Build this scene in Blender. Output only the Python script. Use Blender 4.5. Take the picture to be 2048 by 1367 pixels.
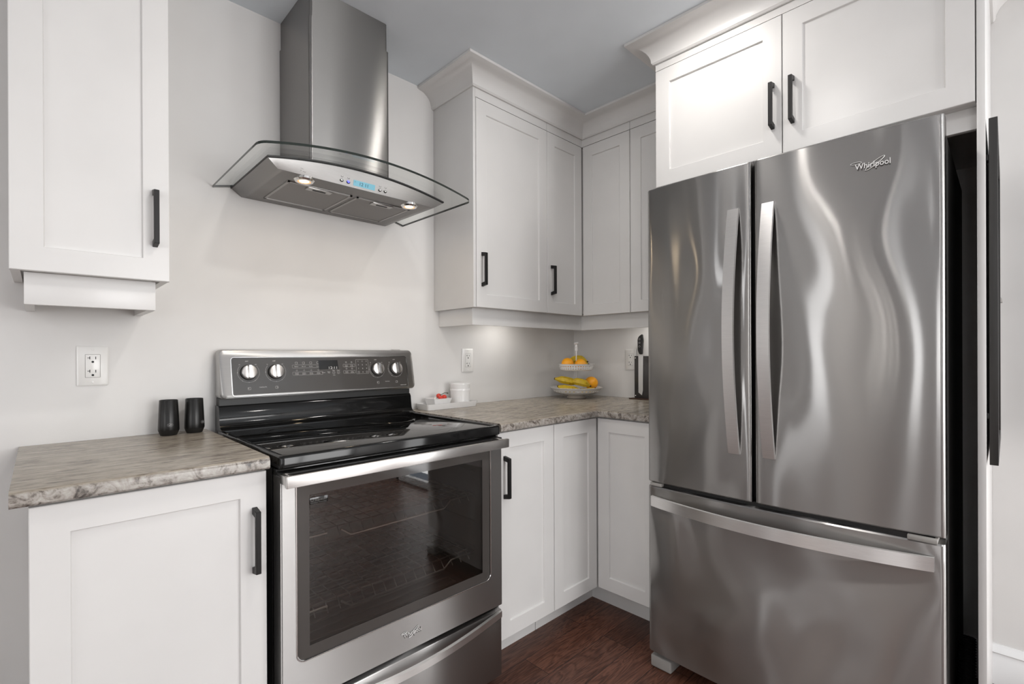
import bpy, bmesh, math, random
from mathutils import Vector, Matrix
random.seed(7)
for o in list(bpy.data.objects): bpy.data.objects.remove(o)
SC = bpy.context.scene
COL = SC.collection
PI = math.pi

# ------------------------------------------------------------------ camera
YAW, PITCH, ROLL, FPX, CY = 0.7738, -0.001, -0.0042, 968.26, 709.18
cam_d = bpy.data.cameras.new('camera'); cam = bpy.data.objects.new('camera', cam_d); COL.objects.link(cam)
s, c = math.sin(YAW), math.cos(YAW)
F = Vector((s*math.cos(PITCH), c*math.cos(PITCH), math.sin(PITCH))); R = Vector((c, -s, 0)); U = R.cross(F)
R2 = math.cos(ROLL)*R + math.sin(ROLL)*U; U2 = math.cos(ROLL)*U - math.sin(ROLL)*R
M = Matrix((R2, U2, -F)).transposed().to_4x4(); M.translation = Vector((-2.3937, -1.8959, 1.155))
cam.matrix_world = M
cam_d.sensor_width = 36; cam_d.lens = FPX*36/2048; cam_d.shift_y = (CY-683.5)/2048; cam_d.clip_start = .02
SC.camera = cam

# ------------------------------------------------------------------ view, world, lights
SC.view_settings.view_transform = 'Standard'; SC.view_settings.look = 'None'
SC.view_settings.exposure = 0.03; SC.view_settings.gamma = 1.0; SC.view_settings.use_curve_mapping = False
W = bpy.data.worlds.new('world'); SC.world = W; W.use_nodes = True
W.node_tree.nodes['Background'].inputs[0].default_value = (.75, .85, 1, 1); W.node_tree.nodes['Background'].inputs[1].default_value = 1.0

H = 2.3926          # ceiling
XL, YF = -6.2, -5.2   # far walls behind the camera
def area(name, loc, rot, sx, sy, power, col, shape='RECTANGLE', spread=180):
    d = bpy.data.lights.new(name, 'AREA'); d.shape = shape; d.size = sx
    if shape == 'RECTANGLE': d.size_y = sy
    d.energy = power; d.color = col; d.spread = math.radians(spread)
    o = bpy.data.objects.new(name, d); COL.objects.link(o); o.location = loc; o.rotation_euler = rot
    return o
DAY = (1.0, .985, .965)
# daylight through the windows of the room behind the camera
area('daylight', (-4.3, YF-.06, 1.35), (PI/2, 0, 0), 1.7, 1.5, 12, DAY)           # wide window in the front wall
area('daylight', (-.95, YF-.06, 1.25), (PI/2, 0, 0), 1.75, 1.8, 84, DAY)
area('daylight', (XL-.06, -.35, 1.25), (PI/2, 0, -PI/2), .42, 1.8, 9, DAY)
area('daylight', (XL-.06, -2.3, 1.25), (PI/2, 0, -PI/2), .36, 1.8, 9, DAY)       # left wall windows
area('daylight', (XL-.06, -3.65, 1.35), (PI/2, 0, -PI/2), 1.3, 1.6, 32, DAY)
area('daylight', (.06, -3.0, 1.05), (PI/2, 0, PI/2), .8, 1.9, 26, DAY)             # patio door beside the fridge wall
POTS = [(-.90, -1.14), (-1.72, -1.30), (-.95, -2.75), (-2.5, -2.75), (-4.1, -1.14), (-4.1, -2.9), (-5.4, -2.0), (-2.5, -4.3)]  # second entry is an unseen lamp added to brighten the right-hand cabinets
POT_COL = (1.0, .96, .92)
for i, (x, y) in enumerate(POTS):
    area('downlight_and_fill', (x, y, H-.012), (0, 0, 0), .10, .10, (2.9, 5.2, 3.0, 3.0, 3.3, 3.3, 3.3, 3.3)[i], POT_COL, 'DISK')
for y in (-1.34, -1.42, -1.465, -1.555, -1.65):      # unseen strip lights added to draw thin bright streaks in the fridge doors
    area('streak_light', (-4.6, y, 1.50), (0, -PI/2, 0), .75, .012, .32, POT_COL)
for x, y in ((-.67, -.16), (-.15, -.60)):        # puck lights under the wall cabinets
    area('puck_bulb', (x, y, 1.352), (0, 0, 0), .09, .09, .55, (1, .965, .92), 'DISK')
for x in (-1.791, -1.406):                       # hood lamps
    area('hood_bulb', (x, -.341, 1.7035), (0, 0, 0), .035, .035, .35, (1, .78, .52), 'DISK')

# ------------------------------------------------------------------ materials
def lin(v):
    v /= 255.; return v/12.92 if v <= .04045 else ((v+.055)/1.055)**2.4
def rgb(r, g, b): return (lin(r), lin(g), lin(b), 1)
class MT:
    def __init__(s_, name):
        s_.m = bpy.data.materials.new(name); s_.m.use_nodes = True
        s_.t = s_.m.node_tree; s_.n = s_.t.nodes; s_.l = s_.t.links
        s_.b = s_.n['Principled BSDF']; s_.o = s_.n['Material Output']
    def N(s_, typ, **k):
        n = s_.n.new(typ)
        for a, v in k.items():
            if a.startswith('_'): setattr(n, a[1:], v)
            else: n.inputs[a.replace('_', ' ')].default_value = v
        return n
    def L(s_, a, b): s_.l.new(a, b)
    def coords(s_, scale=(1, 1, 1), loc=(0, 0, 0)):
        g = s_.N('ShaderNodeNewGeometry'); m = s_.N('ShaderNodeMapping'); m.inputs['Scale'].default_value = scale; m.inputs['Location'].default_value = loc
        s_.L(g.outputs['Position'], m.inputs['Vector']); return m.outputs[0]
    def noise(s_, vec, scale, detail=3, rough=.5, dist=0):
        n = s_.N('ShaderNodeTexNoise'); n.inputs['Scale'].default_value = scale; n.inputs['Detail'].default_value = detail
        n.inputs['Roughness'].default_value = rough; n.inputs['Distortion'].default_value = dist; s_.L(vec, n.inputs['Vector']); return n.outputs['Fac']
    def ramp(s_, fac, stops):
        r = s_.N('ShaderNodeValToRGB'); e = r.color_ramp.elements
        while len(e) < len(stops): e.new(.5)
        for i, (p, cc) in enumerate(stops): e[i].position = p; e[i].color = cc
        s_.L(fac, r.inputs[0]); return r.outputs[0]
    def bump(s_, h, strength, dist, target=None):
        b = s_.N('ShaderNodeBump'); b.inputs['Strength'].default_value = strength; b.inputs['Distance'].default_value = dist
        s_.L(h, b.inputs['Height']); s_.L(b.outputs[0], (target or s_.b).inputs['Normal']); return b
def simple(name, col, rough=.5, metal=0, coat=0, emit=None, spec=None):
    m = MT(name); b = m.b; b.inputs['Base Color'].default_value = col; b.inputs['Roughness'].default_value = rough; b.inputs['Metallic'].default_value = metal
    if coat: b.inputs['Coat Weight'].default_value = coat; b.inputs['Coat Roughness'].default_value = .05
    if spec is not None: b.inputs['Specular IOR Level'].default_value = spec
    if emit: b.inputs['Emission Color'].default_value = emit[0]; b.inputs['Emission Strength'].default_value = emit[1]
    return m.m
def paint(name, col, rough, bump=.0):
    m = MT(name); m.b.inputs['Roughness'].default_value = rough
    v = m.coords(); f = m.noise(v, 6, 2)
    d = tuple(x*.97 for x in col[:3])+(1,)
    m.L(m.ramp(f, [(.35, d), (.65, col)]), m.b.inputs['Base Color'])
    if bump: m.bump(m.noise(v, 260, 2), bump, .001)
    return m.m
def steel(name, col, rough, wave=0., wscale=(2.6, 2.6, 1.1), aniso=.75, vertical=False, woff=(0, 0, 0), wide=.5):
    m = MT(name); b = m.b; b.inputs['Metallic'].default_value = 1; b.inputs['Anisotropic'].default_value = aniso
    t = m.N('ShaderNodeCombineXYZ'); t.inputs[0].default_value = .02; t.inputs[1].default_value = .03; t.inputs[2].default_value = 1
    if vertical: t.inputs[0].default_value = .7; t.inputs[1].default_value = .72; t.inputs[2].default_value = .02
    m.L(t.outputs[0], b.inputs['Tangent'])
    v = m.coords((25, 700, 900) if name.startswith(('hood', 'filter')) else (25, 25, 900))
    f = m.noise(v, 1, 2)
    d = tuple(x*.90 for x in col[:3])+(1,); u = tuple(min(1, x*1.08) for x in col[:3])+(1,)
    m.L(m.ramp(f, [(.3, d), (.7, u)]), b.inputs['Base Color'])
    r = m.N('ShaderNodeMapRange'); r.inputs[3].default_value = rough*.85; r.inputs[4].default_value = rough*1.15
    m.L(f, r.inputs[0]); m.L(r.outputs[0], b.inputs['Roughness'])
    nb = None
    if wave:
        h = m.noise(m.coords(wscale, woff), 1, 1.2, .45, .35)
        nb = m.bump(h, 1, wave)
    if wide:   # second, much broader lobe across the brushing
        b2 = m.N('ShaderNodeBsdfPrincipled'); b2.inputs['Metallic'].default_value = 1; b2.inputs['Anisotropic'].default_value = 1; b2.inputs['Roughness'].default_value = .42
        m.L(t.outputs[0], b2.inputs['Tangent']); b2.inputs['Base Color'].default_value = tuple(min(1, x*1.25) for x in col[:3])+(1,)
        if nb: m.L(nb.outputs[0], b2.inputs['Normal'])
        mx = m.N('ShaderNodeMixShader'); mx.inputs[0].default_value = wide; m.L(b.outputs[0], mx.inputs[1]); m.L(b2.outputs[0], mx.inputs[2]); m.L(mx.outputs[0], m.o.inputs[0])
    return m.m
WALL = paint('wall_paint', (.725, .712, .697, 1), .62, .05)
CEIL = paint('ceiling_paint', (.77, .825, .87, 1), .7)
CAB = paint('cabinet_paint', (.725, .714, .70, 1), .30)
TRIM = paint('trim_paint', (.80, .80, .80, 1), .35)
BLK = simple('black_handle', rgb(38, 37, 37), .42, .6)
SS = steel('brushed_steel', (.40, .392, .385, 1), .24, aniso=.97)
SSF = steel('fridge_steel', (.335, .328, .32, 1), .15, .040, (2.9, 2.9, 1.25), aniso=1)
SSD = steel('fridge_drawer_steel', (.365, .357, .348, 1), .15, .055, (2.6, 2.6, 2.3), aniso=1, woff=(3, 1.3, 2))
SSH = steel('handle_steel', (.70, .685, .67, 1), .30, aniso=.5)
SSHD = steel('hood_steel', (.25, .244, .238, 1), .24, .004, (3, 3, .6), aniso=.95, wide=.4)
SSHF = steel('hood_face_steel', (.40, .392, .385, 1), .30)
SSC = steel('console_steel', (.43, .423, .415, 1), .36, aniso=.4)
FILT = steel('filter_mesh', (.27, .262, .255, 1), .42, aniso=.3)
CHROME = simple('chrome', (.8, .79, .78, 1), .12, 1)
BGLOSS = simple('black_enamel', (.006, .006, .006, 1), .08, 0, .0, None, .35)
BGLASS = simple('cooktop_glass', (.003, .003, .003, 1), .012, 0)
BMATT = simple('black_plastic', (.008, .008, .0078, 1), .45)
DARK = simple('dark_steel_side', (.028, .027, .026, 1), .5, .2)
PANEL = simple('control_glass', (.062, .057, .053, 1), .11)
SCREEN = simple('display_glass', (.006, .006, .006, 1), .1)
MARK = simple('white_print', (.62, .60, .58, 1), .5)
PLASTIC = paint('white_plastic', (.82, .81, .79, 1), .22)
SLOT = simple('slot_black', (.01, .01, .01, 1), .6)
CERAM = simple('white_ceramic', (.80, .79, .78, 1), .12, 0, .4)
LED = simple('lamp_led', (.2, .2, .2, 1), .5, 0, 0, ((1, .80, .52, 1), 5))
LEDR = simple('lamp_rim_glow', (.2, .15, .1, 1), .4, 0, 0, ((1, .50, .20, 1), 1.1))
POTLED = simple('downlight_led', (1, 1, 1, 1), .5, 0, 0, ((1, .97, .93, 1), 7))
LCD = simple('lcd_blue', (.02, .05, .06, 1), .3, 0, 0, ((.17, .46, .58, 1), .85))
BLUELED = simple('blue_led', (.1, .1, .8, 1), .3, 0, 0, ((.12, .14, 1, 1), 1.6))
GREYP = simple('grey_plastic', rgb(150, 147, 143), .45)
FRIT = simple('oven_border_enamel', (.060, .054, .050, 1), .07)
CAV = simple('oven_enamel', (.28, .27, .255, 1), .35)
RACK = simple('rack_chrome', (.85, .83, .8, 1), .28, 1)
LOGOM = simple('logo_metal', (.80, .79, .78, 1), .35, .35)
LOGOD = simple('logo_shadow', (.05, .045, .04, 1), .4)
ORANGE = MT('orange_peel'); ORANGE.b.inputs['Roughness'].default_value = .42
ORANGE.b.inputs['Base Color'].default_value = (.95, .40, .010, 1); ORANGE.bump(ORANGE.noise(ORANGE.coords(), 420, 2), .3, .001); ORANGE = ORANGE.m
BAN = MT('banana_peel'); _v = BAN.coords()
BAN.b.inputs['Roughness'].default_value = .45
BAN.L(BAN.ramp(BAN.noise(_v, 60, 4, .6), [(.30, (.20, .09, .01, 1)), (.40, (.52, .34, .012, 1)), (.75, (.62, .45, .02, 1))]), BAN.b.inputs['Base Color']); BAN = BAN.m
BTIP = simple('banana_tip', (.05, .03, .012, 1), .7)
TOM = simple('tomato_skin', (.62, .028, .010, 1), .15, 0, .5)
STEMG = simple('vine_green', (.035, .05, .012, 1), .6)
GARL = simple('garlic_skin', (.78, .76, .72, 1), .5)
WOODD = simple('dark_wood', (.05, .022, .012, 1), .4)
BLADE = simple('blade_steel', (.72, .72, .71, 1), .3, .8)
FRAMEB = MT('black_wood'); FRAMEB.b.inputs['Roughness'].default_value = .5
FRAMEB.L(FRAMEB.ramp(FRAMEB.noise(FRAMEB.coords((60, 60, 4)), 1, 4), [(.3, (.016, .015, .014, 1)), (.7, (.030, .028, .026, 1))]), FRAMEB.b.inputs['Base Color']); FRAMEB = FRAMEB.m
# clear glass sheet, and the smoked oven window
def sheet(name, tint, ior, rough=.0):
    m = MT(name); m.n.remove(m.b)
    tr = m.N('ShaderNodeBsdfTransparent'); tr.inputs[0].default_value = tint
    gl = m.N('ShaderNodeBsdfGlossy'); gl.inputs['Color'].default_value = (1, 1, 1, 1); gl.inputs['Roughness'].default_value = rough
    lw = m.N('ShaderNodeLayerWeight'); lw.inputs[0].default_value = .5
    pw = m.N('ShaderNodeMath', _operation='POWER'); m.L(lw.outputs['Facing'], pw.inputs[0]); pw.inputs[1].default_value = 4
    fr = m.N('ShaderNodeMath', _operation='MULTIPLY_ADD'); m.L(pw.outputs[0], fr.inputs[0]); fr.inputs[1].default_value = .4; fr.inputs[2].default_value = ior
    mx = m.N('ShaderNodeMixShader'); m.L(fr.outputs[0], mx.inputs[0]); m.L(tr.outputs[0], mx.inputs[1]); m.L(gl.outputs[0], mx.inputs[2]); m.L(mx.outputs[0], m.o.inputs[0])
    return m.m
GLASS = sheet('clear_glass', (.975, .982, .975, 1), .012)
OVG = sheet('smoked_glass', (.62, .60, .58, 1), .06, .015)
GEDGE = simple('glass_edge', (.012, .018, .014, 1), .1)
# wood plank floor
m = MT('plank_floor'); v = m.coords((1, 1, 1), (.74, .0075, 0))
br = m.N('ShaderNodeTexBrick'); br.offset = .25; br.offset_frequency = 2
for k, val in (('Scale', 1), ('Mortar Size', .0012), ('Mortar Smooth', .1), ('Bias', 0), ('Brick Width', 1.36), ('Row Height', .1215)): br.inputs[k].default_value = val
br.inputs['Color1'].default_value = (0, 0, 0, 1); br.inputs['Color2'].default_value = (1, 1, 1, 1); br.inputs['Mortar'].default_value = (.5, .5, .5, 1)
m.L(v, br.inputs['Vector'])
vm = m.N('ShaderNodeVectorMath', _operation='MULTIPLY_ADD'); m.L(br.outputs['Color'], vm.inputs[0]); vm.inputs[1].default_value = (3, 5, 7)
g = m.N('ShaderNodeNewGeometry'); m.L(g.outputs['Position'], vm.inputs[2])
mp = m.N('ShaderNodeMapping'); mp.inputs['Scale'].default_value = (2.2, 16, 1); m.L(vm.outputs[0], mp.inputs['Vector'])
n1 = m.noise(mp.outputs[0], 1, 3, .5, 1.3)
mp2 = m.N('ShaderNodeMapping'); mp2.inputs['Scale'].default_value = (12, 220, 1); m.L(vm.outputs[0], mp2.inputs['Vector'])
n2 = m.noise(mp2.outputs[0], 1, 2, .5)
rings = m.N('ShaderNodeMath', _operation='MULTIPLY'); m.L(n1, rings.inputs[0]); rings.inputs[1].default_value = 11
fr = m.N('ShaderNodeMath', _operation='PINGPONG'); m.L(rings.outputs[0], fr.inputs[0]); fr.inputs[1].default_value = .5
ad = m.N('ShaderNodeMath', _operation='MULTIPLY_ADD'); m.L(fr.outputs[0], ad.inputs[0]); ad.inputs[1].default_value = .9; m.L(n2, ad.inputs[2])
grain = m.ramp(ad.outputs[0], [(.25, (.026, .0095, .006, 1)), (.55, (.070, .026, .0155, 1)), (.95, (.130, .056, .036, 1))])
tone = m.ramp(br.outputs['Color'], [(0, (.78, .76, .75, 1)), (1, (1.25, 1.2, 1.15, 1))])
mul = m.N('ShaderNodeMix', _data_type='RGBA', _blend_type='MULTIPLY'); mul.inputs[0].default_value = 1; m.L(grain, mul.inputs[6]); m.L(tone, mul.inputs[7])
mor = m.N('ShaderNodeMix', _data_type='RGBA'); m.L(br.outputs['Fac'], mor.inputs[0]); m.L(mul.outputs[2], mor.inputs[6]); mor.inputs[7].default_value = (.012, .005, .003, 1)
m.L(mor.outputs[2], m.b.inputs['Base Color']); m.b.inputs['Roughness'].default_value = .38
m.bump(ad.outputs[0], .12, .002); FLOOR = m.m
# laminate worktop: streaks along the run, veined front edge
m = MT('stone_laminate'); gn = m.N('ShaderNodeNewGeometry')
a1 = m.noise(m.coords((11, 52, 52)), 1, 6, .66, .8); a2 = m.noise(m.coords((50, 190, 190)), 1, 4, .6, .4); a3 = m.noise(m.coords(), 3.5, 3, .5)
mm = m.N('ShaderNodeMath', _operation='MULTIPLY_ADD'); m.L(a2, mm.inputs[0]); mm.inputs[1].default_value = .45; m.L(a1, mm.inputs[2])
top = m.ramp(mm.outputs[0], [(.50, (.075, .058, .044, 1)), (.60, (.195, .162, .128, 1)), (.72, (.315, .275, .222, 1)), (.92, (.42, .375, .31, 1))])
b1 = m.noise(m.coords((1, 1, 1)), 30, 6, .68, 1.4); b2 = m.noise(m.coords((1, 1, 1)), 70, 5, .7, .6)
m2 = m.N('ShaderNodeMath', _operation='MULTIPLY_ADD'); m.L(b2, m2.inputs[0]); m2.inputs[1].default_value = .4; m.L(b1, m2.inputs[2])
edge = m.ramp(m2.outputs[0], [(.52, (.05, .040, .034, 1)), (.62, (.18, .155, .135, 1)), (.71, (.33, .30, .27, 1)), (.9, (.47, .445, .41, 1))])
sp = m.N('ShaderNodeSeparateXYZ'); m.L(gn.outputs['Normal'], sp.inputs[0])
ss_ = m.N('ShaderNodeMapRange'); ss_.inputs[1].default_value = .55; ss_.inputs[2].default_value = .85; m.L(sp.outputs[2], ss_.inputs[0])
mx = m.N('ShaderNodeMix', _data_type='RGBA'); m.L(ss_.outputs[0], mx.inputs[0]); m.L(edge, mx.inputs[6]); m.L(top, mx.inputs[7])
m.L(mx.outputs[2], m.b.inputs['Base Color']); m.b.inputs['Roughness'].default_value = .27
m.bump(m.noise(m.coords((1, 1, 1)), 120, 3), .12, .001); STONE = m.m

# ------------------------------------------------------------------ mesh helpers
WP = {}
def smooth(me, ang=38):
    bm = bmesh.new(); bm.from_mesh(me)
    for f in bm.faces: f.smooth = True
    for e in bm.edges:
        e.smooth = not (len(e.link_faces) != 2 or e.calc_face_angle(0) > math.radians(ang))
    bm.to_mesh(me); bm.free()
def obj(name, bm, mat, parent=None, base=None, recalc=True, **props):
    """link one mesh; vertices are given in world space"""
    if recalc: bmesh.ops.recalc_face_normals(bm, faces=bm.faces)
    vs = [v.co for v in bm.verts]
    lo = [min(v[i] for v in vs) for i in range(3)]; hi = [max(v[i] for v in vs) for i in range(3)]
    b = Vector(base) if base else Vector(((lo[0]+hi[0])/2, (lo[1]+hi[1])/2, lo[2]))
    bmesh.ops.translate(bm, vec=-b, verts=bm.verts)
    me = bpy.data.meshes.new(name); bm.to_mesh(me); bm.free()
    for mt in (mat if isinstance(mat, (list, tuple)) else [mat]): me.materials.append(mt)
    smooth(me)
    o = bpy.data.objects.new(name, me); COL.objects.link(o); WP[o.name] = b
    if parent: o.parent = parent; o.location = b-WP[parent.name]
    else: o.location = b
    for k, val in props.items(): o[k] = val
    return o
def thing(name, loc, label, cat, group=None):
    o = bpy.data.objects.new(name, None); COL.objects.link(o); o.location = loc; o.empty_display_size = .05; WP[o.name] = Vector(loc)
    o['label'] = label; o['category'] = cat
    if group: o['group'] = group
    return o
def copy_tree(o, parent=None):
    n = o.copy(); COL.objects.link(n)
    if parent: n.parent = parent
    WP[n.name] = WP[o.name]
    for ch in [q for q in bpy.data.objects if q.parent == o]: copy_tree(ch, n)
    return n
def box(bm, x0, x1, y0, y1, z0, z1, bev=0, seg=2, mi=0):
    M_ = Matrix.Translation(((x0+x1)/2, (y0+y1)/2, (z0+z1)/2)) @ Matrix.Diagonal((abs(x1-x0), abs(y1-y0), abs(z1-z0), 1))
    n = set(bm.faces)
    r = bmesh.ops.create_cube(bm, size=1, matrix=M_)
    if bev:
        es = list({e for v in r['verts'] for e in v.link_edges})
        bmesh.ops.bevel(bm, geom=es, offset=bev, segments=seg, profile=.5, affect='EDGES')
    for f in bm.faces:
        if f not in n: f.material_index = mi
    return bm
def B(*a, **k): return box(bmesh.new(), *a, **k)
def prism(bm, pts, d, mi=0):
    """extrude a closed 3D polygon by vector d"""
    d = Vector(d); n = len(pts)
    a = [bm.verts.new(Vector(p)) for p in pts]; b = [bm.verts.new(Vector(p)+d) for p in pts]
    fs = [bm.faces.new(a), bm.faces.new(b[::-1])]
    for i in range(n): fs.append(bm.faces.new((a[i], b[i], b[(i+1) % n], a[(i+1) % n])))
    for f in fs: f.material_index = mi
    return bm
def lathe(bm, prof, cx=0, cy=0, seg=32, cap=True, mi=0):
    rings = []
    for r, z in prof:
        rings.append([bm.verts.new((cx+r*math.cos(2*PI*i/seg), cy+r*math.sin(2*PI*i/seg), z)) for i in range(seg)])
    for a, b in zip(rings, rings[1:]):
        for i in range(seg):
            f = bm.faces.new((a[i], a[(i+1) % seg], b[(i+1) % seg], b[i])); f.material_index = mi
    if cap:
        for rg in (rings[0], rings[-1]):
            f = bm.faces.new(rg); f.material_index = mi
    return rings
def cyl(bm, p, ax, r, h, seg=24, bev=0, mi=0, r2=None):
    """cylinder from p along unit axis"""
    ax = Vector(ax).normalized(); q = ax.to_track_quat('Z', 'Y').to_matrix()
    r2 = r if r2 is None else r2
    prof = [(r, 0), (r2, h)] if not bev else [(r, 0), (r2, h-bev), (r2-bev*.4, h-bev*.35), (r2-bev, h)]
    rings = []
    for rr, z in prof: rings.append([bm.verts.new(Vector(p)+q @ Vector((rr*math.cos(2*PI*i/seg), rr*math.sin(2*PI*i/seg), z))) for i in range(seg)])
    fs = []
    for a, b in zip(rings, rings[1:]):
        for i in range(seg): fs.append(bm.faces.new((a[i], a[(i+1) % seg], b[(i+1) % seg], b[i])))
    fs += [bm.faces.new(rings[0]), bm.faces.new(rings[-1])]
    for f in fs: f.material_index = mi
    return bm
def tube(bm, path, rad, seg=8, mi=0, closed=False):
    P_ = [Vector(p) for p in path]; n = len(P_); R_ = rad if isinstance(rad, (list, tuple)) else [rad]*n
    rings = []; up = Vector((0, 0, 1)); prev = None
    for i, p in enumerate(P_):
        t = (P_[(i+1) % n]-P_[i-1]) if closed else (P_[min(i+1, n-1)]-P_[max(i-1, 0)])
        t.normalize()
        a = prev if prev else (up if abs(t.z) < .9 else Vector((1, 0, 0)))
        a = (a-t*a.dot(t)).normalized(); prev = a; b = t.cross(a)
        rings.append([bm.verts.new(p+(a*math.cos(2*PI*k/seg)+b*math.sin(2*PI*k/seg))*R_[i]) for k in range(seg)])
    pr = list(zip(rings, rings[1:]))+([(rings[-1], rings[0])] if closed else [])
    for A, C in pr:
        for k in range(seg):
            f = bm.faces.new((A[k], A[(k+1) % seg], C[(k+1) % seg], C[k])); f.material_index = mi
    if not closed:
        bm.faces.new(rings[0]).material_index = mi; bm.faces.new(rings[-1]).material_index = mi
    return bm
def sphere(bm, cpos, r, sc=(1, 1, 1), u=24, v=14, mi=0):
    n = set(bm.faces)
    bmesh.ops.create_uvsphere(bm, u_segments=u, v_segments=v, radius=r, matrix=Matrix.Translation(cpos) @ Matrix.Diagonal((*sc, 1)))
    for f in bm.faces:
        if f not in n: f.material_index = mi
    return bm
def rrect(w0, w1, h0, h1, r, seg=5, corners=(1, 1, 1, 1)):
    """rounded rectangle outline (bl, br, tr, tl)"""
    out = []
    for k, (cx, cy, a) in enumerate(((w0, h0, PI), (w1, h0, 1.5*PI), (w1, h1, 0), (w0, h1, .5*PI))):
        if not corners[k]: out.append((cx, cy)); continue
        ox = cx+(r if cx == w0 else -r); oy = cy+(r if cy == h0 else -r)
        for i in range(seg+1): out.append((ox+r*math.cos(a+PI/2*i/seg), oy+r*math.sin(a+PI/2*i/seg)))
    return out
def text(bm, s_, h, pos, right, up, depth=.0006, width=None, mi=0, align='C', bold=0):
    """lettering of cap height h laid on a plane, added to bm"""
    cu = bpy.data.curves.new('t', 'FONT'); cu.body = s_; cu.size = 1; cu.extrude = 0; cu.resolution_u = 3; cu.offset = bold
    o = bpy.data.objects.new('t', cu); COL.objects.link(o)
    dg = bpy.context.evaluated_depsgraph_get(); me = bpy.data.meshes.new_from_object(o.evaluated_get(dg))
    vs = [v.co.copy() for v in me.vertices]
    bpy.data.objects.remove(o); bpy.data.curves.remove(cu)
    if not vs: return
    x0 = min(v.x for v in vs); x1 = max(v.x for v in vs); y0 = 0; y1 = .7
    sy = h/.7; sx = (width/(x1-x0)) if width else sy
    right = Vector(right).normalized(); up = Vector(up).normalized(); nrm = right.cross(up)
    ox = (x0+x1)/2 if align == 'C' else x0
    def P_(v, d): return Vector(pos)+right*((v.x-ox)*sx)+up*((v.y-.35)*sy)+nrm*d
    fr_ = [bm.verts.new(P_(v, depth)) for v in vs]; bk = [bm.verts.new(P_(v, 0)) for v in vs]
    cnt = {}
    for p in me.polygons:
        idx = list(p.vertices)
        try: f = bm.faces.new([fr_[i] for i in idx]); f.material_index = mi
        except ValueError: continue
        for a, b in zip(idx, idx[1:]+idx[:1]): cnt[(a, b)] = 1
    for (a, b) in cnt:
        if (b, a) not in cnt:
            try: f = bm.faces.new((fr_[a], bk[a], bk[b], fr_[b])); f.material_index = mi
            except ValueError: pass
    bpy.data.meshes.remove(me)
def sweep(bm, prof, path, mi=0):
    """prof (out, z) swept along an XY path; 'out' lies to the right of the direction of travel; mitred"""
    n = len(path); rings = []
    D = [(Vector(path[i+1])-Vector(path[i])).normalized() for i in range(n-1)]
    for i in range(n):
        d0 = D[max(i-1, 0)]; d1 = D[min(i, n-2)]
        n0 = Vector((d0.y, -d0.x)); n1 = Vector((d1.y, -d1.x)); mdir = (n0+n1).normalized(); k = 1/max(.2, mdir.dot(n0))
        rings.append([bm.verts.new((path[i][0]+mdir.x*k*o_, path[i][1]+mdir.y*k*o_, z)) for o_, z in prof])
    m_ = len(prof)
    for a, b in zip(rings, rings[1:]):
        for j in range(m_): bm.faces.new((a[j], a[(j+1) % m_], b[(j+1) % m_], b[j])).material_index = mi
    bm.faces.new(rings[0]); bm.faces.new(rings[-1])
    return bm

# ------------------------------------------------------------------ the room
def holes_wall(name, axis, at, th, a0, a1, openings):
    """wall slab with rectangular openings; axis 'x': plane x=at spanning y; axis 'y': plane y=at spanning x"""
    bm = bmesh.new()
    def add(u0, u1, z0, z1):
        if u1-u0 < 1e-4 or z1-z0 < 1e-4: return
        if axis == 'x': box(bm, min(at, at+th), max(at, at+th), u0, u1, z0, z1)
        else: box(bm, u0, u1, min(at, at+th), max(at, at+th), z0, z1)
    cur = a0
    for (u0, u1, z0, z1) in sorted(openings):
        add(cur, u0, 0, H); add(u0, u1, 0, z0); add(u0, u1, z1, H); cur = u1
    add(cur, a1, 0, H)
    return obj(name, bm, WALL, kind='structure')
holes_wall('wall_back', 'y', 0, .12, XL, 0, [])
holes_wall('wall_right', 'x', 0, .12, YF, .12, [(-3.4, -2.6, .0, 2.02)])
holes_wall('wall_left', 'x', XL, -.12, YF, .12, [(-4.3, -3.0, .55, 2.15), (-2.5, -2.1, .35, 2.15), (-.58, -.12, .35, 2.15)])
holes_wall('wall_front', 'y', YF, -.12, XL, .12, [(-5.15, -3.45, .6, 2.1), (-1.86, -.04, .33, 2.17)])
obj('floor', B(XL, .12, YF, .12, -.1, 0), FLOOR, kind='structure')
obj('ceiling', B(XL, .12, YF, .12, H, H+.1), CEIL, kind='structure')
def win_frame(name, axis, at, u0, u1, z0, z1, bars=1):
    bm = bmesh.new()
    def bb(a, b, c_, d):
        if axis == 'x': box(bm, at-.02, at+.02, a, b, c_, d, .004)
        else: box(bm, a, b, at-.02, at+.02, c_, d, .004)
    bb(u0, u0+.06, z0, z1); bb(u1-.06, u1, z0, z1); bb(u0, u1, z0, z0+.06); bb(u0, u1, z1-.06, z1)
    for k in range(1, bars+1):
        u = u0+(u1-u0)*k/(bars+1); bb(u-.025, u+.025, z0, z1)
    obj(name, bm, TRIM, kind='structure')
win_frame('window_1', 'y', YF, -5.15, -3.45, .6, 2.1); win_frame('window_2', 'y', YF, -1.86, -.04, .33, 2.17)
win_frame('window_3', 'x', XL, -4.3, -3.0, .55, 2.15); win_frame('window_4', 'x', XL, -2.5, -2.1, .35, 2.15, 0); win_frame('window_5', 'x', XL, -.58, -.12, .35, 2.15, 0)
win_frame('door_1', 'x', 0, -3.4, -2.6, 0, 2.02, 0)
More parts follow.
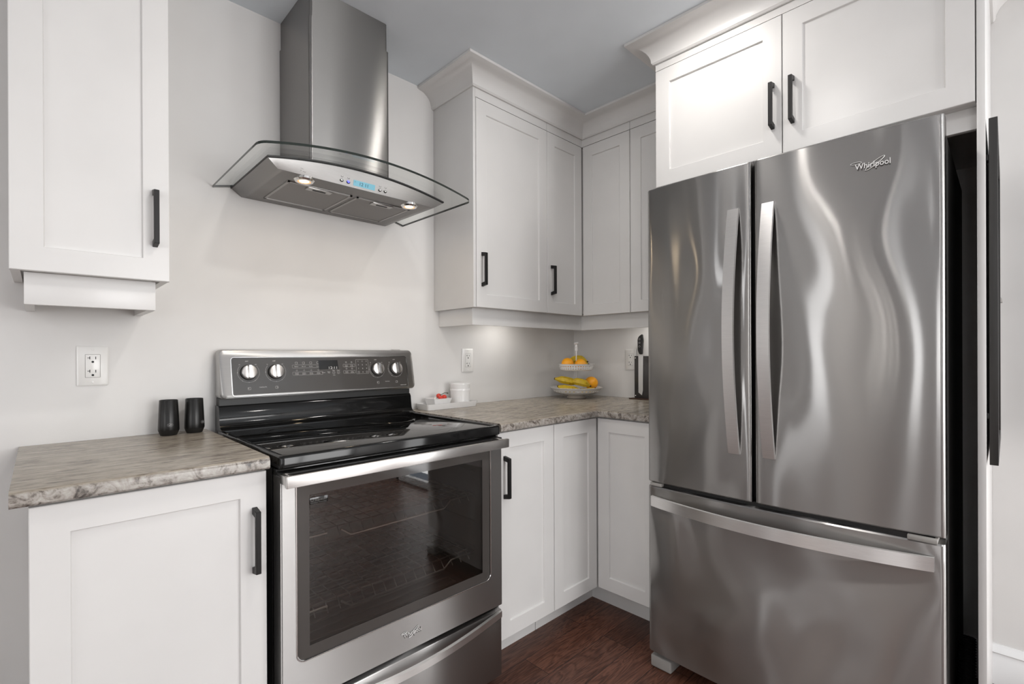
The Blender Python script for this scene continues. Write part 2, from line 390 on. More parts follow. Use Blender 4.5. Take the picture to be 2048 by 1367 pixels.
# moulded baseboard on the fridge wall
BBP = [(0, 0), (.016, 0), (.016, .098), (.013, .103), (.013, .108), (.019, .113), (.015, .122), (.008, .130), (.005, .137), (0, .137)]
bm = sweep(bmesh.new(), BBP, [(0, -2.6), (0, -1.857)][::-1]); obj('baseboard_right', bm, TRIM, kind='structure')
bm = sweep(bmesh.new(), BBP, [(0, -.93), (0, -1.839)]); obj('baseboard_gap', bm, TRIM, kind='structure')
bm = sweep(bmesh.new(), BBP, [(XL, 0), (-2.45, 0)]); obj('baseboard_back', bm, TRIM, kind='structure')

# recessed downlights
for i, (x, y) in enumerate(POTS[:1]):
    t = thing('recessed_downlight', (x, y, H), 'round recessed downlight glowing in the ceiling in front of the fridge cupboard', 'ceiling light')
    bm = bmesh.new(); lathe(bm, [(.058, H-.0005), (.075, H-.0005), (.078, H-.004), (.060, H-.010), (.056, H-.003)], x, y, 40, False); obj('trim_ring', bm, TRIM, t)
    bm = bmesh.new(); lathe(bm, [(.0, H-.004), (.056, H-.004)], x, y, 32, False); obj('diffuser', bm, POTLED, t)

# ------------------------------------------------------------------ cabinets
def door(bm, face, axis, u0, u1, z0, z1, rail=.0585, th=.019, rec=.007):
    """shaker door; axis 'y': front plane y=face looking -y, u=x; axis 'x': front plane x=face looking -x, u=y"""
    def P_(u, d, z): return (u, face+d, z) if axis == 'y' else (face+d, u, z)
    e = .0014
    lo = [(u0, z0), (u1, z0), (u1, z1), (u0, z1)]
    def ring(i, d): return [bm.verts.new(P_(u+(i if u == u0 else -i), d, z+(i if z == z0 else -i))) for u, z in lo]
    rs = [ring(0, th), ring(0, e), ring(e, 0), ring(rail-.001, 0), ring(rail, .001), ring(rail+.0012, rec)]
    for a, b in zip(rs, rs[1:]):
        for i in range(4): bm.faces.new((a[i], a[(i+1) % 4], b[(i+1) % 4], b[i]))
    bm.faces.new(rs[0]); bm.faces.new(rs[-1])
    return bm
def handle(parent, face, axis, u, z0, z1, out=.031, w=.0115, t=.0095, mat=BLK):
    """square bar pull with flared feet"""
    bm = bmesh.new(); pts = [(0, z0), (-out, z0+.006), (-out, z1-.006), (0, z1), (0, z1-.016), (-out+t, z1-.019), (-out+t, z0+.019), (0, z0+.016)]
    if axis == 'y': prism(bm, [(u-w/2, face+d, z) for d, z in pts], (w, 0, 0))
    else: prism(bm, [(face+d, u-w/2, z) for d, z in pts], (0, w, 0))
    bmesh.ops.bevel(bm, geom=list(bm.edges), offset=.0008, segments=1, affect='EDGES')
    return obj('handle', bm, mat, parent)
ZU, ZT, ZCB = 1.361, 2.267, 2.3075
UF = -.293
# left wall cabinet
t = thing('wall_cabinet', (-2.29, -.137, 1.357), 'white shaker wall cabinet on the far left above the two black cups', 'cabinet')
X0, X1 = -2.4427, -2.1367
bm = bmesh.new()
box(bm, X0+.001, X0+.018, -.273, -.001, 1.358, H-.001); box(bm, X1-.018, X1-.001, -.273, -.001, 1.358, H-.001)
box(bm, X0+.018, X1-.018, -.272, -.001, 1.372, 1.39); box(bm, X0+.018, X1-.018, -.272, -.001, 2.27, H-.001); box(bm, X0+.018, X1-.018, -.012, -.001, 1.39, 2.28)
obj('body', bm, CAB, t)
d = obj('door', door(bmesh.new(), UF, 'y', X0, X1, 1.357, ZT), CAB, t); handle(d, UF, 'y', -2.169, 1.447, 1.601)
bm = bmesh.new(); box(bm, -2.419, -2.164, -.262, -.244, 1.2795, 1.357, .001); box(bm, -2.419, -2.401, -.244, -.001, 1.2795, 1.357); box(bm, -2.182, -2.164, -.244, -.001, 1.2795, 1.357)
obj('light_valance', bm, CAB, t)
CROWN = [(0, ZCB), (.007, ZCB), (.010, ZCB+.004)]+[(.012+.066*(1-math.cos(a*PI/2/7)), ZCB+.006+.064*math.sin(a*PI/2/7)) for a in range(8)]+[(.082, H-.013), (.088, H-.011), (.088, H-.0005), (0, H-.0005)]
# crown mouldings
obj('trim_1', sweep(bmesh.new(), CROWN, [(-1.0547, -.0005), (-1.0547, UF), (UF, UF), (UF, -.9140)]), CAB, kind='structure')
obj('trim_2', sweep(bmesh.new(), CROWN, [(-.384, -.9148), (-.627, -.9148), (-.627, -1.857), (-.0005, -1.857)]), CAB, kind='structure')
obj('trim_3', sweep(bmesh.new(), CROWN, [(X0, -.0005), (X0, UF), (X1, UF), (X1, -.0005)]), CAB, kind='structure')
# right wall cabinet beside the hood
t = thing('wall_cabinet', (-.815, -.137, ZU), 'white shaker wall cabinet right of the range hood, with exposed left side', 'cabinet')
bm = bmesh.new(); box(bm, -1.0547, -1.0405, -.291, -.001, ZU-.0005, H-.001, .0008); box(bm, -1.0405, -.5795, -.272, -.001, ZU+.012, H-.001); box(bm, -1.0405, -.5795, -.291, -.272, ZT+.003, ZCB+.02)
obj('body', bm, CAB, t)
d = obj('door', door(bmesh.new(), UF, 'y', -1.0385, -.5785, ZU, ZT), CAB, t); handle(d, UF, 'y', -1.0065, 1.4515, 1.602)
# corner wall cabinet
t = thing('corner_cabinet', (-.29, -.29, ZU), 'white corner wall cabinet with two doors folding over the inside corner', 'cabinet')
bm = bmesh.new(); prism(bm, [(-.5775, -.001, ZU+.012), (-.5775, -.272, ZU+.012), (-.272, -.272, ZU+.012), (-.272, -.5865, ZU+.012), (-.001, -.5865, ZU+.012), (-.001, -.001, ZU+.012)], (0, 0, H-.001-ZU-.012))
prism(bm, [(-.5775, -.272, ZT+.003), (-.5775, -.291, ZT+.003), (-.291, -.291, ZT+.003), (-.291, -.5865, ZT+.003), (-.272, -.5865, ZT+.003), (-.272, -.272, ZT+.003)], (0, 0, .06))
obj('body', bm, CAB, t)
d = obj('door', door(bmesh.new(), UF, 'y', -.5765, -.2975, ZU, ZT), CAB, t, label='corner cabinet door with a black handle'); handle(d, UF, 'y', -.547, 1.4515, 1.602)
obj('door', door(bmesh.new(), UF, 'x', -.5855, -.2975, ZU, ZT), CAB, t, label='plain corner cabinet door without a handle')
# wall cabinet next to the fridge
t = thing('wall_cabinet', (-.137, -.75, ZU), 'white wall cabinet between the corner cabinet and the fridge, mostly hidden', 'cabinet')
bm = B(-.272, -.001, -.9140, -.5885, ZU+.012, H-.001); box(bm, -.291, -.272, -.9140, -.5885, ZT+.003, ZCB+.02); obj('body', bm, CAB, t)
obj('door', door(bmesh.new(), UF, 'x', -.9125, -.5895, ZU, ZT), CAB, t)
# light rail under the right hand run
bm = bmesh.new(); VX = -1.028; z0, z1 = 1.2867, 1.3725
prism(bm, [(VX, -.001, z0), (VX, -.249, z0), (-.249, -.249, z0), (-.249, -.9135, z0), (-.231, -.9135, z0), (-.231, -.231, z0), (VX+.018, -.231, z0), (VX+.018, -.001, z0)], (0, 0, z1-z0))
obj('light_rail', bm, CAB, label='white light rail running under the right hand wall cabinets round the corner', category='valance')
for k, (x, y) in enumerate(((-.67, -.16), (-.15, -.60))):
    bm = bmesh.new(); lathe(bm, [(.0, 1.372), (.034, 1.372), (.034, 1.3585), (.027, 1.3555), (.0, 1.3555)], x, y, 28, False)
    obj('puck_light', bm, [TRIM], label=('puck light under the wall cabinet beside the hood' if k == 0 else 'puck light under the wall cabinet beside the fridge'), category='light')
# cabinet over the fridge
t = thing('fridge_cabinet', (-.31, -1.377, 1.758), 'white two door cabinet above the stainless fridge', 'cabinet')
bm = B(-.607, -.001, -.9145, -1.8395, 1.8175, H-.001); box(bm, -.625, -.607, -.9145, -1.8395, 2.281, H-.001)
obj('body', bm, CAB, t)
obj('lower_rail', B(-.585, -.567, -.9145, -1.8395, 1.7575, 1.8175, bev=.001), CAB, t)
for (a, b, hu) in ((-1.3735, -.9150, -1.3465), (-1.8375, -1.3765, -1.4065)):
    d = obj('door', door(bmesh.new(), -.627, 'x', a, b, 1.8174, 2.2785), CAB, t); handle(d, -.627, 'x', hu, 1.906, 2.060)
obj('end_panel', B(-.627, -.001, -1.857, -1.8405, 0, H-.001, bev=.0008), CAB, label='tall white end panel standing at the right side of the fridge', category='panel')

# base cabinets
BF, ZB, ZBT = -.617, .1187, .871
def base_body(bm, x0, x1, y0, y1, tk):   # simple box carcass plus toe kick slab
    box(bm, x0, x1, y0, y1, ZB, .8775)
t = thing('base_cabinet', (-2.2, -.3, 0), 'white shaker base cabinet left of the oven', 'cabinet')
bm = B(-2.409, -1.9935, -.597, -.001, ZB, .8775); obj('body', bm, CAB, t); obj('toe_kick', B(-2.409, -1.9935, -.5096, -.49, 0, ZB), CAB, t)
d = obj('door', door(bmesh.new(), BF, 'y', -2.409, -1.9935, ZB, ZBT), CAB, t); handle(d, BF, 'y', -2.0205, .627, .787)
t = thing('base_cabinet', (-1.06, -.3, 0), 'white shaker base cabinet right of the oven with one black handle', 'cabinet')
bm = B(-1.2165, -.9105, -.597, -.001, ZB, .8775); obj('body', bm, CAB, t); obj('toe_kick', B(-1.2165, -.9105, -.5096, -.49, 0, ZB), CAB, t)
d = obj('door', door(bmesh.new(), BF, 'y', -1.2165, -.9105, ZB, ZBT), CAB, t); handle(d, BF, 'y', -1.1845, .630, .786)
t = thing('corner_base_cabinet', (-.45, -.45, 0), 'white corner base cabinet with two doors meeting at the inside corner', 'cabinet')
bm = bmesh.new(); prism(bm, [(-.9075, -.001, ZB), (-.9075, -.597, ZB), (-.597, -.597, ZB), (-.597, -.912, ZB), (-.001, -.912, ZB), (-.001, -.001, ZB)], (0, 0, .8775-ZB)); obj('body', bm, CAB, t)
bm = bmesh.new(); prism(bm, [(-.9075, -.5096, 0), (-.5096, -.5096, 0), (-.5096, -.912, 0), (-.49, -.912, 0), (-.49, -.49, 0), (-.9075, -.49, 0)], (0, 0, ZB)); obj('toe_kick', bm, CAB, t)
obj('door', door(bmesh.new(), BF, 'y', -.9075, -.6205, ZB, ZBT), CAB, t)
obj('door', door(bmesh.new(), BF, 'x', -.9115, -.6205, ZB, ZBT), CAB, t)
# worktops
def nosing(d):   # profile of the rounded front edge, depth d, from the wall outwards
    r = .011; zt = .9075; zn = .8779
    return [(0, zn), (d-.004, zn), (d, zn+.004)]+[(d-r+r*math.cos(a), zt-r+r*math.sin(a)) for a in [PI/2*k/5 for k in range(6)]]+[(0, zt)]
bm = bmesh.new(); prism(bm, [(-2.4342, -.0008-d, z) for d, z in nosing(.6355)], (2.4342-1.9905, 0, 0))
obj('countertop', bm, STONE, label='brown stone-look countertop left of the oven under the black cups', category='countertop')
bm = bmesh.new(); pr = nosing(.6355)
ra = [bm.verts.new((-1.2180, -.0008-d, z)) for d, z in pr]; rb = [bm.verts.new((-.0008-d, -.0008-d, z)) for d, z in pr]; rc = [bm.verts.new((-.0008-d, -.9140, z)) for d, z in pr]
for a, b in ((ra, rb), (rb, rc)):
    for j in range(len(pr)-1): bm.faces.new((a[j], a[j+1], b[j+1], b[j]))
bm.faces.new(ra); bm.faces.new(rc)
obj('countertop', bm, STONE, label='brown stone-look corner countertop right of the oven under the fruit stand', category='countertop')

# ------------------------------------------------------------------ range hood
HX = -1.596
def gz(x): return 1.7845-.048*((x-HX)/.372)**2
t = thing('range_hood', (HX, -.2, 1.70), 'stainless chimney range hood with curved glass canopy over the stove', 'range hood')
# glass canopy
bm = bmesh.new(); nx = 40; ny = 10; hw = .372; yfr = -.484; rc_ = .022
def gy(x):   # front edge, rounded corners
    dx = hw-abs(x-HX)
    return yfr + (rc_-math.sqrt(max(0, rc_**2-(rc_-dx)**2)) if dx < rc_ else 0)
xs = [HX-hw+.0001, HX-hw+.003, HX-hw+.008, HX-hw+.014, HX-hw+.022]+[HX-hw+.022+(2*hw-.044)*i/nx for i in range(1, nx)]+[HX+hw-.022, HX+hw-.014, HX+hw-.008, HX+hw-.003, HX+hw-.0001]
tp = [[bm.verts.new((x, -.002+(gy(x)+.002)*j/ny, gz(x))) for j in range(ny+1)] for x in xs]
bt = [[bm.verts.new((x, -.002+(gy(x)+.002)*j/ny, gz(x)-.0075)) for j in range(ny+1)] for x in xs]
for G in (tp, bt):
    for i in range(len(xs)-1):
        for j in range(ny): bm.faces.new((G[i][j], G[i+1][j], G[i+1][j+1], G[i][j+1])).material_index = 0
for i in range(len(xs)-1):
    for j in (0, ny): bm.faces.new((tp[i][j], tp[i+1][j], bt[i+1][j], bt[i][j])).material_index = 1
for i in (0, len(xs)-1):
    for j in range(ny): bm.faces.new((tp[i][j], tp[i][j+1], bt[i][j+1], bt[i][j])).material_index = 1
obj('glass_canopy', bm, [GLASS, GEDGE], t, label='curved clear glass canopy with dark edge')
# body: flat bottom, arched top, slanted ends
bm = bmesh.new(); n = 32; cols = []
for i in range(n+1):
    k = i/n; xb = HX-.283+.566*k; xt = HX-.314+.628*k; zt = gz(xt)-.0125
    cols.append([bm.verts.new(p) for p in ((xb, -.0015, 1.715), (xb, -.366, 1.715), (xt, -.381, zt-.003), (xt, -.381, zt), (xt, -.0015, zt))])
for a, b in zip(cols, cols[1:]):
    for j, mi in ((0, 0), (1, 1), (2, 2), (3, 0), (4, 0)):
        bm.faces.new((a[j], a[(j+1) % 5], b[(j+1) % 5], b[j])).material_index = mi
for q in (cols[0], cols[-1]): bm.faces.new(q)
obj('body', bm, [SSHD, SSHF, BMATT], t)
bm = bmesh.new(); cols = []
for i in range(n+1):
    k = i/n; xt = HX-.317+.634*k; zt = gz(xt)
    cols.append([bm.verts.new(p) for p in ((xt, -.0015, zt-.0125), (xt, -.384, zt-.0125), (xt, -.384, zt-.0076), (xt, -.0015, zt-.0076))])
for a, b in zip(cols, cols[1:]):
    for j in range(4): bm.faces.new((a[j], a[(j+1) % 4], b[(j+1) % 4], b[j]))
for q in (cols[0], cols[-1]): bm.faces.new(q)
obj('gasket', bm, BMATT, t)
# duct cover in two telescoping sleeves
def sleeve(x0, x1, y1, z0, z1):
    bm = bmesh.new(); pts = [(x0, -.0015)]
    for (cx, cy, a) in ((x0+.010, y1+.010, PI), (x1-.010, y1+.010, 1.5*PI)):
        for k in range(6): pts.append((cx+.010*math.cos(a+PI/2*k/5), cy+.010*math.sin(a+PI/2*k/5)))
    pts.append((x1, -.0015)); return prism(bm, [(x, y, z0) for x, y in pts], (0, 0, z1-z0))
obj('duct_cover', sleeve(-1.7475, -1.4500, -.277, 1.7842, 2.288), SSHD, t, label='lower duct cover sleeve')
obj('duct_cover', sleeve(-1.7435, -1.4540, -.272, 2.284, H-.0005), SSHD, t, label='upper duct cover sleeve')
# grease filters
for (x0, x1) in ((-1.822, -1.603), (-1.587, -1.369)):
    bm = bmesh.new(); z = 1.7149; y0, y1 = -.287, -.052
    for a in ((x0, x0+.008, y0, y1), (x1-.008, x1, y0, y1), (x0, x1, y0, y0+.008), (x0, x1, y1-.008, y1)): box(bm, *a, z-.003, z)
    fobj = obj('grease_filter', B(x0+.008, x1-.008, y0+.008, y1-.008, z-.0015, z), FILT, t)
    obj('filter_frame', bm, SSHF, fobj)
    xc = (x0+x1)/2
    bm = B(xc-.042, xc+.042, y0+.006, y0+.036, z-.006, z-.001, bev=.002); obj('latch', bm, SSHF, fobj)
    obj('latch_slot', B(xc-.022, xc+.022, y0+.017, y0+.025, z-.0072, z-.0055, bev=.0006), SLOT, fobj)
for x in (-1.791, -1.406):
    bm = bmesh.new(); lathe(bm, [(.0, 1.715), (.031, 1.715), (.031, 1.708), (.027, 1.7035), (.020, 1.7035), (.020, 1.7055)], x, -.341, 36, False); lr = obj('lamp', bm, CHROME, t)
    bm = bmesh.new(); lathe(bm, [(.0, 1.7047), (.0150, 1.7047)], x, -.341, 28, False); lathe(bm, [(.0150, 1.7047), (.0205, 1.7047)], x, -.341, 28, False, mi=1); obj('lamp_lens', bm, [LED, LEDR], lr)
# controls on the slanted face; face plane from y=-.366 z=1.715 to y=-.381 z~1.775
def hf(x, z, out=0):
    xt = x; zt = gz(xt)-.0125; k = (z-1.715)/(zt-1.715); return Vector((x, -.366-.015*k-out, z))
Un = Vector((0, -.015, .061)).normalized()
cp = obj('control_display', prism(bmesh.new(), [hf(-1.640, 1.722, 0), hf(-1.562, 1.722, 0), hf(-1.562, 1.7395, 0), hf(-1.640, 1.7395, 0)], (0, -.0012, 0)), LCD, t, label='lit blue clock display')
bm = bmesh.new(); text(bm, '12 11', .0105, hf(-1.603, 1.7308, .0013), (1, 0, 0), Un, .0003, width=.030); text(bm, '>', .005, hf(-1.635, 1.734, .0013), (1, 0, 0), Un, .0003); obj('clock_digits', bm, simple('lcd_digit', (.02, .06, .09, 1), .5), cp)
for x, z, mt in ((-1.681, 1.729, CHROME), (-1.658, 1.7285, BLUELED), (-1.543, 1.7285, CHROME), (-1.522, 1.7285, CHROME)):
    bm = bmesh.new(); cyl(bm, hf(x, z, -.001), (0, -1, .24), .0062, .0022, 20); bo = obj('push_button', bm, SLOT, t)
    bm = bmesh.new(); cyl(bm, hf(x, z, .0), (0, -1, .24), .0042, .0035, 20, .001); obj('button_cap', bm, mt, bo, **({'label': 'button lit blue'} if mt is BLUELED else {}))
    bm = bmesh.new(); tube(bm, [hf(x, z+.0125, .0003)+Vector((.0034*math.cos(a), 0, .0034*math.sin(a))) for a in [2*PI*k/12 for k in range(12)]], .0005, 5, closed=True); obj('button_icon', bm, SLOT, bo)
# faint etched lettering on the left of the face
bm = bmesh.new()
def sq(pts, r=.0006): tube(bm, [hf(x, z, .0002) for x, z in pts], r, 5)
sq([(-1.862, 1.738), (-1.857, 1.7385), (-1.855, 1.736)]); sq([(-1.850, 1.737), (-1.846, 1.7365), (-1.845, 1.739)]); sq([(-1.840, 1.7375), (-1.8385, 1.734)])
sq([(-1.834, 1.743), (-1.835, 1.7365), (-1.830, 1.738)]); sq([(-1.831, 1.735), (-1.825, 1.7345)]); sq([(-1.822, 1.734), (-1.817, 1.733), (-1.812, 1.732), (-1.808, 1.7325), (-1.806, 1.7305)])
sq([(-1.815, 1.7285), (-1.810, 1.727), (-1.815, 1.7235)]); sq([(-1.806, 1.7245), (-1.803, 1.7255), (-1.799, 1.7235), (-1.797, 1.726)])
obj('etched_script', bm, simple('etched_grey', (.12, .11, .10, 1), .6), t)

# ------------------------------------------------------------------ range
RX0, RX1 = -1.972, -1.230
t = thing('electric_range', (-1.6, -.33, 0), 'freestanding stainless electric range with black glass cooktop', 'stove')
bm = bmesh.new()
box(bm, RX0-.003, RX0+.022, -.600, -.010, .02, .872); box(bm, RX1-.022, RX1+.003, -.600, -.010, .02, .872)
box(bm, RX0+.022, RX1-.022, -.06, -.010, .02, .872); box(bm, RX0+.022, RX1-.022, -.600, -.06, .84, .872); box(bm, RX0+.022, RX1-.022, -.600, -.06, .02, .29)
box(bm, RX0-.001, RX1+.001, -.622, -.600, .845, .872, .003)
obj('body', bm, BGLOSS, t)
# oven cavity (open box) with racks
bm = bmesh.new(); cx0, cx1, cy0, cy1, cz0, cz1 = RX0+.055, RX1-.055, -.598, -.10, .33, .815
for a in ((cx0-.004, cx0, cy0, cy1, cz0, cz1), (cx1, cx1+.004, cy0, cy1, cz0, cz1), (cx0, cx1, cy1, cy1+.004, cz0, cz1), (cx0, cx1, cy0, cy1, cz0-.004, cz0), (cx0, cx1, cy0, cy1, cz1, cz1+.004)): box(bm, *a)
for a in ((RX0+.022, cx0-.004, cy0, cy0+.004, .29, .84), (cx1+.004, RX1-.022, cy0, cy0+.004, .29, .84), (cx0-.004, cx1+.004, cy0, cy0+.004, .29, cz0-.004), (cx0-.004, cx1+.004, cy0, cy0+.004, cz1+.004, .84)): box(bm, *a)
# embossed side rails
for zz in (.47, .56, .65, .74):
    for xx in (cx0, cx1): tube(bm, [(xx, cy0+.03, zz), (xx, cy1-.03, zz)], .005, 6)
cav = obj('oven_cavity', bm, CAV, t)
# convection fan cover on the back wall
bm = bmesh.new(); cyl(bm, (-1.60, cy1, .60), (0, -1, 0), .085, .012, 40, .004)
for k in range(10):
    a = 2*PI*k/10; tube(bm, [(-1.60+.03*math.cos(a), cy1-.013, .60+.03*math.sin(a)), (-1.60+.075*math.cos(a+.5), cy1-.013, .60+.075*math.sin(a+.5))], .003, 5)
obj('fan_cover', bm, CAV, cav)
bm = bmesh.new(); sphere(bm, (cx0+.10, cy1-.02, .745), .026, (1, .7, 1)); obj('oven_lamp', bm, sheet('lamp_glass', (.8, .8, .8, 1), .08), cav)
for zr in (.66, .455):
    bm = bmesh.new(); x0, x1, y0, y1 = cx0+.006, cx1-.006, cy0+.03, cy1-.02
    tube(bm, [(x0+.09, y0, zr), (x0, y0, zr), (x0, y1, zr), (x1, y1, zr), (x1, y0, zr), (x1-.10, y0, zr), (x1-.13, y0, zr-.022), (x0+.16, y0, zr-.022), (x0+.13, y0, zr)], .0034, 6)
    for k in range(9): y = y0+.03+(y1-y0-.03)*k/8; tube(bm, [(x0, y, zr), (x1, y, zr)], .0028 if k % 4 else .0036, 5)
    for k in range(17): x = x0+.02+(x1-x0-.04)*k/16; tube(bm, [(x, y0, zr-.02), (x, y0+.02, zr+.004), (x, y1, zr+.004)], .0017, 4)
    obj('oven_rack', bm, RACK, t)
bm = bmesh.new(); pth = []
for k in range(5):
    y = cy0+.08+k*.09; pth += [(cx0+.05, y, .348), (cx1-.05, y, .348), (cx1-.05, y+.045, .348), (cx0+.05, y+.045, .348)]
tube(bm, pth, .0035, 6); obj('bake_element', bm, CAV, t)
# cooktop: trim with raised border, glass inset
bm = bmesh.new(); CY0, CY1 = -.648, -.060
ol = rrect(RX0, RX1, CY0, CY1, .012, 5); ctr = Vector(((RX0+RX1)/2, (CY0+CY1)/2))
def shr(d): return [(x+(d if x < ctr.x else -d), y+(d if y < ctr.y else -d)) for x, y in ol]
rs = [[bm.verts.new((x, y, z)) for x, y in shr(d)] for d, z in ((.002, .8735), (0, .8755), (0, .8990), (.0010, .9030), (.0035, .9055), (.0070, .9065), (.013, .9060), (.0160, .9030), (.0165, .8975))]
for a, b in zip(rs, rs[1:]):
    for i in range(len(ol)): bm.faces.new((a[i], a[(i+1) % len(ol)], b[(i+1) % len(ol)], b[i]))
bm.faces.new(rs[0]); bm.faces.new(rs[-1])
obj('cooktop', bm, BGLOSS, t)
gl = obj('cooktop_glass', B(RX0+.015, RX1-.015, CY0+.019, CY1-.015, .8985, .9025, bev=.001), BGLASS, t)
for (x, y, r) in ((-1.78, -.47, .115), (-1.42, -.47, .09), (-1.78, -.20, .075), (-1.42, -.20, .10)):
    bm = bmesh.new(); tube(bm, [(x+r*math.cos(2*PI*k/48), y+r*math.sin(2*PI*k/48), .9023) for k in range(48)], .0004, 4, closed=True)
    obj('burner_marking', bm, simple('burner_grey', (.010, .010, .010, 1), .2), gl)
# riser under the console
bm = bmesh.new()
prism(bm, [(-1.966, y, z) for y, z in ((-.012, .900), (-.096, .900), (-.094, .907), (-.084, .9105), (-.074, .917), (-.068, .928), (-.066, .940), (-.061, .977), (-.054, .986), (-.012, .986))], (.741, 0, 0))
bmesh.ops.bevel(bm, geom=[e for e in bm.edges if len(e.link_faces) == 2 and e.calc_face_angle(0) > 1.2], offset=.006, segments=3, affect='EDGES')
obj('back_riser', bm, BGLOSS, t)
obj('vent_gap', B(-1.962, -1.225, -.050, -.012, .984, 1.012), BMATT, t)
# console
CX0, CX1, CZ0, CZ1 = -1.966, -1.212, 1.0085, 1.175
def cy_(z): return -.084+.030*(z-CZ0)/(CZ1-CZ0)
Uc = Vector((0, .030, CZ1-CZ0)).normalized()
def cpt(x, z, out=0): return Vector((x, cy_(z)-out, z))
bm = bmesh.new()
ol = rrect(CX0, CX1, CZ0, CZ1, .016, 5)
rA = [bm.verts.new((x, -.012, z)) for x, z in ol]
rB = [bm.verts.new((x, cy_(z)+.012, z)) for x, z in ol]
cxm, czm = (CX0+CX1)/2, (CZ0+CZ1)/2
def ins(x, z, d): return (x+(d if x < cxm else -d)*min(1, abs(x-cxm)/.35), z+(d if z < czm else -d)*min(1, abs(z-czm)/.06))
rC = [bm.verts.new((ins(x, z, .003)[0], cy_(z)+.004, ins(x, z, .003)[1])) for x, z in ol]
rD = [bm.verts.new((ins(x, z, .010)[0], cy_(z)-.0, ins(x, z, .010)[1])) for x, z in ol]
for a, b in ((rA, rB), (rB, rC), (rC, rD)):
    for i in range(len(ol)): bm.faces.new((a[i], a[(i+1) % len(ol)], b[(i+1) % len(ol)], b[i]))
bm.faces.new(rD); bm.faces.new(rA)
con = obj('console', bm, SSC, t)
ol = rrect(-1.928, -1.251, 1.019, 1.146, .008, 4)
bm = bmesh.new(); prism(bm, [cpt(x, z, -.001) for x, z in ol], (0, -.0028, 0)); pn = obj('control_panel', bm, PANEL, con)
bm = bmesh.new(); ol2 = rrect(-1.9305, -1.2485, 1.0165, 1.1485, .010, 4); tube(bm, [cpt(x, z, .0004) for x, z in ol2], .0016, 6, closed=True); obj('panel_bezel', bm, CHROME, con)
obj('display', prism(bmesh.new(), [cpt(x, z, .0016) for x, z in ((-1.633, 1.101), (-1.557, 1.101), (-1.559, 1.1355), (-1.634, 1.1355))], (0, -.0008, 0)), SCREEN, con)
mk = bmesh.new(); rt = (1, 0, 0)
def tx(s_, h, x, z, w=None, out=.0019): text(mk, s_, h, cpt(x, z, out), rt, Uc, .0002, w)
def line(pts, r=.00035, closed=False): tube(mk, [cpt(x, z, .0019) for x, z in pts], r, 4, closed=closed)
tx('12:11', .0095, -1.579, 1.1065, .032, .0026)
for i, w in enumerate(('Bake', 'Broil', 'Keep Warm', 'Convect')):
    x = -1.716+.0265*i; line(rrect(x-.004, x+.004, 1.123, 1.130, .001, 2), .0004, True); tx(w, .0032, x, 1.1135, .013)
line(rrect(-1.731, -1.620, 1.108, 1.119, .001, 1), .0003, True)
for i, (w, v_) in enumerate((('Rapid', 'Preheat'), ('Frozen', 'Bake'), ('Slow', 'Cook'), ('Warm', 'Hold'))):
    x = -1.716+.0265*i; line([(x-.003, 1.099), (x+.001, 1.103), (x+.003, 1.098), (x, 1.097)], .0004, True); tx(w, .0028, x, 1.0895, .012); tx(v_, .0028, x, 1.0855, .013)
line(rrect(-1.731, -1.620, 1.082, 1.0935, .001, 1), .0003, True)
tx('Settings', .003, -1.617, 1.089, .013); tx('Kitchen', .0028, -1.596, 1.091, .011); tx('Timer', .0028, -1.596, 1.087, .009)
tx('Start', .0032, -1.577, 1.0965, .010); tx('Cancel', .0032, -1.558, 1.0965, .012)
for x in (-1.577, -1.558): line([(x+.0052*math.cos(a), 1.0875+.0052*math.sin(a)) for a in [2*PI*k/14 for k in range(14)]], .0003, True)
tx('>', .0045, -1.577, 1.0875); tx('x', .0045, -1.558, 1.0875); tx('Lock', .0028, -1.576, 1.078, .009)
for i in range(2):
    for (z, w, v_) in ((1.113, 'Oven', 'Light'), (1.088, 'Self', 'Clean')):
        x = -1.524+.023*i; line([(x+.0028*math.cos(a), z+.0135+.0028*math.sin(a)) for a in [2*PI*k/8 for k in range(8)]], .0004, True); tx(w if i == 0 else 'Timer', .0027, x, z+.002, .012); tx(v_ if i == 0 else 'Set/Off', .0027, x, z-.002, .013)
        if i == 0: line(rrect(-1.537, -1.488, z-.005, z+.006, .001, 1), .0003, True)
line(rrect(-1.483, -1.430, 1.080, 1.137, .001, 1), .0003, True)
for i, ch in enumerate('123456789'): tx(ch, .0048, -1.473+.0175*(i % 3), 1.1300-.0145*(i//3))
tx('0', .0048, -1.4555, 1.0865)
for x in (-1.473, -1.438): line([(x+.0035*math.cos(a), 1.0865+.0035*math.sin(a)) for a in [2*PI*k/10 for k in range(10)]], .0004, True)
KN = ((-1.878, .0245), (-1.789, .0245), (-1.392, .0245), (-1.306, .0245))
for i, (x, r) in enumerate(KN):
    z = 1.0965; rr = .0345
    line([(x+rr*math.cos(a), z+rr*math.sin(a)) for a in [math.radians(140+ (260)*k/26) for k in range(27)]], .0003)
    tx('OFF', .0034, x-.004, z+.0385, .010); tx('HI', .003, x-.027, z+.027); tx('LO', .003, x+.024, z+.027)
    for a in (180, 235, 270, 305): cyl(mk, cpt(x+rr*math.cos(math.radians(a)), z+rr*math.sin(math.radians(a)), .0015), (0, -1, 0), .0011, .0006, 8)
    line(rrect(x-.0045, x+.0045, z-.059, z-.051, .001, 1), .0004, True); cyl(mk, cpt(x+(.002 if i % 2 else -.002), z-.0545, .0015), (0, -1, 0), .0012, .0006, 8)
tx('Cooktop On', .003, -1.834, 1.045, .024); tx('Hot Surface', .003, -1.349, 1.045, .020); tx('CLEAN GLASS', .0032, -1.275, 1.027, .028)
obj('control_marking', mk, MARK, pn)
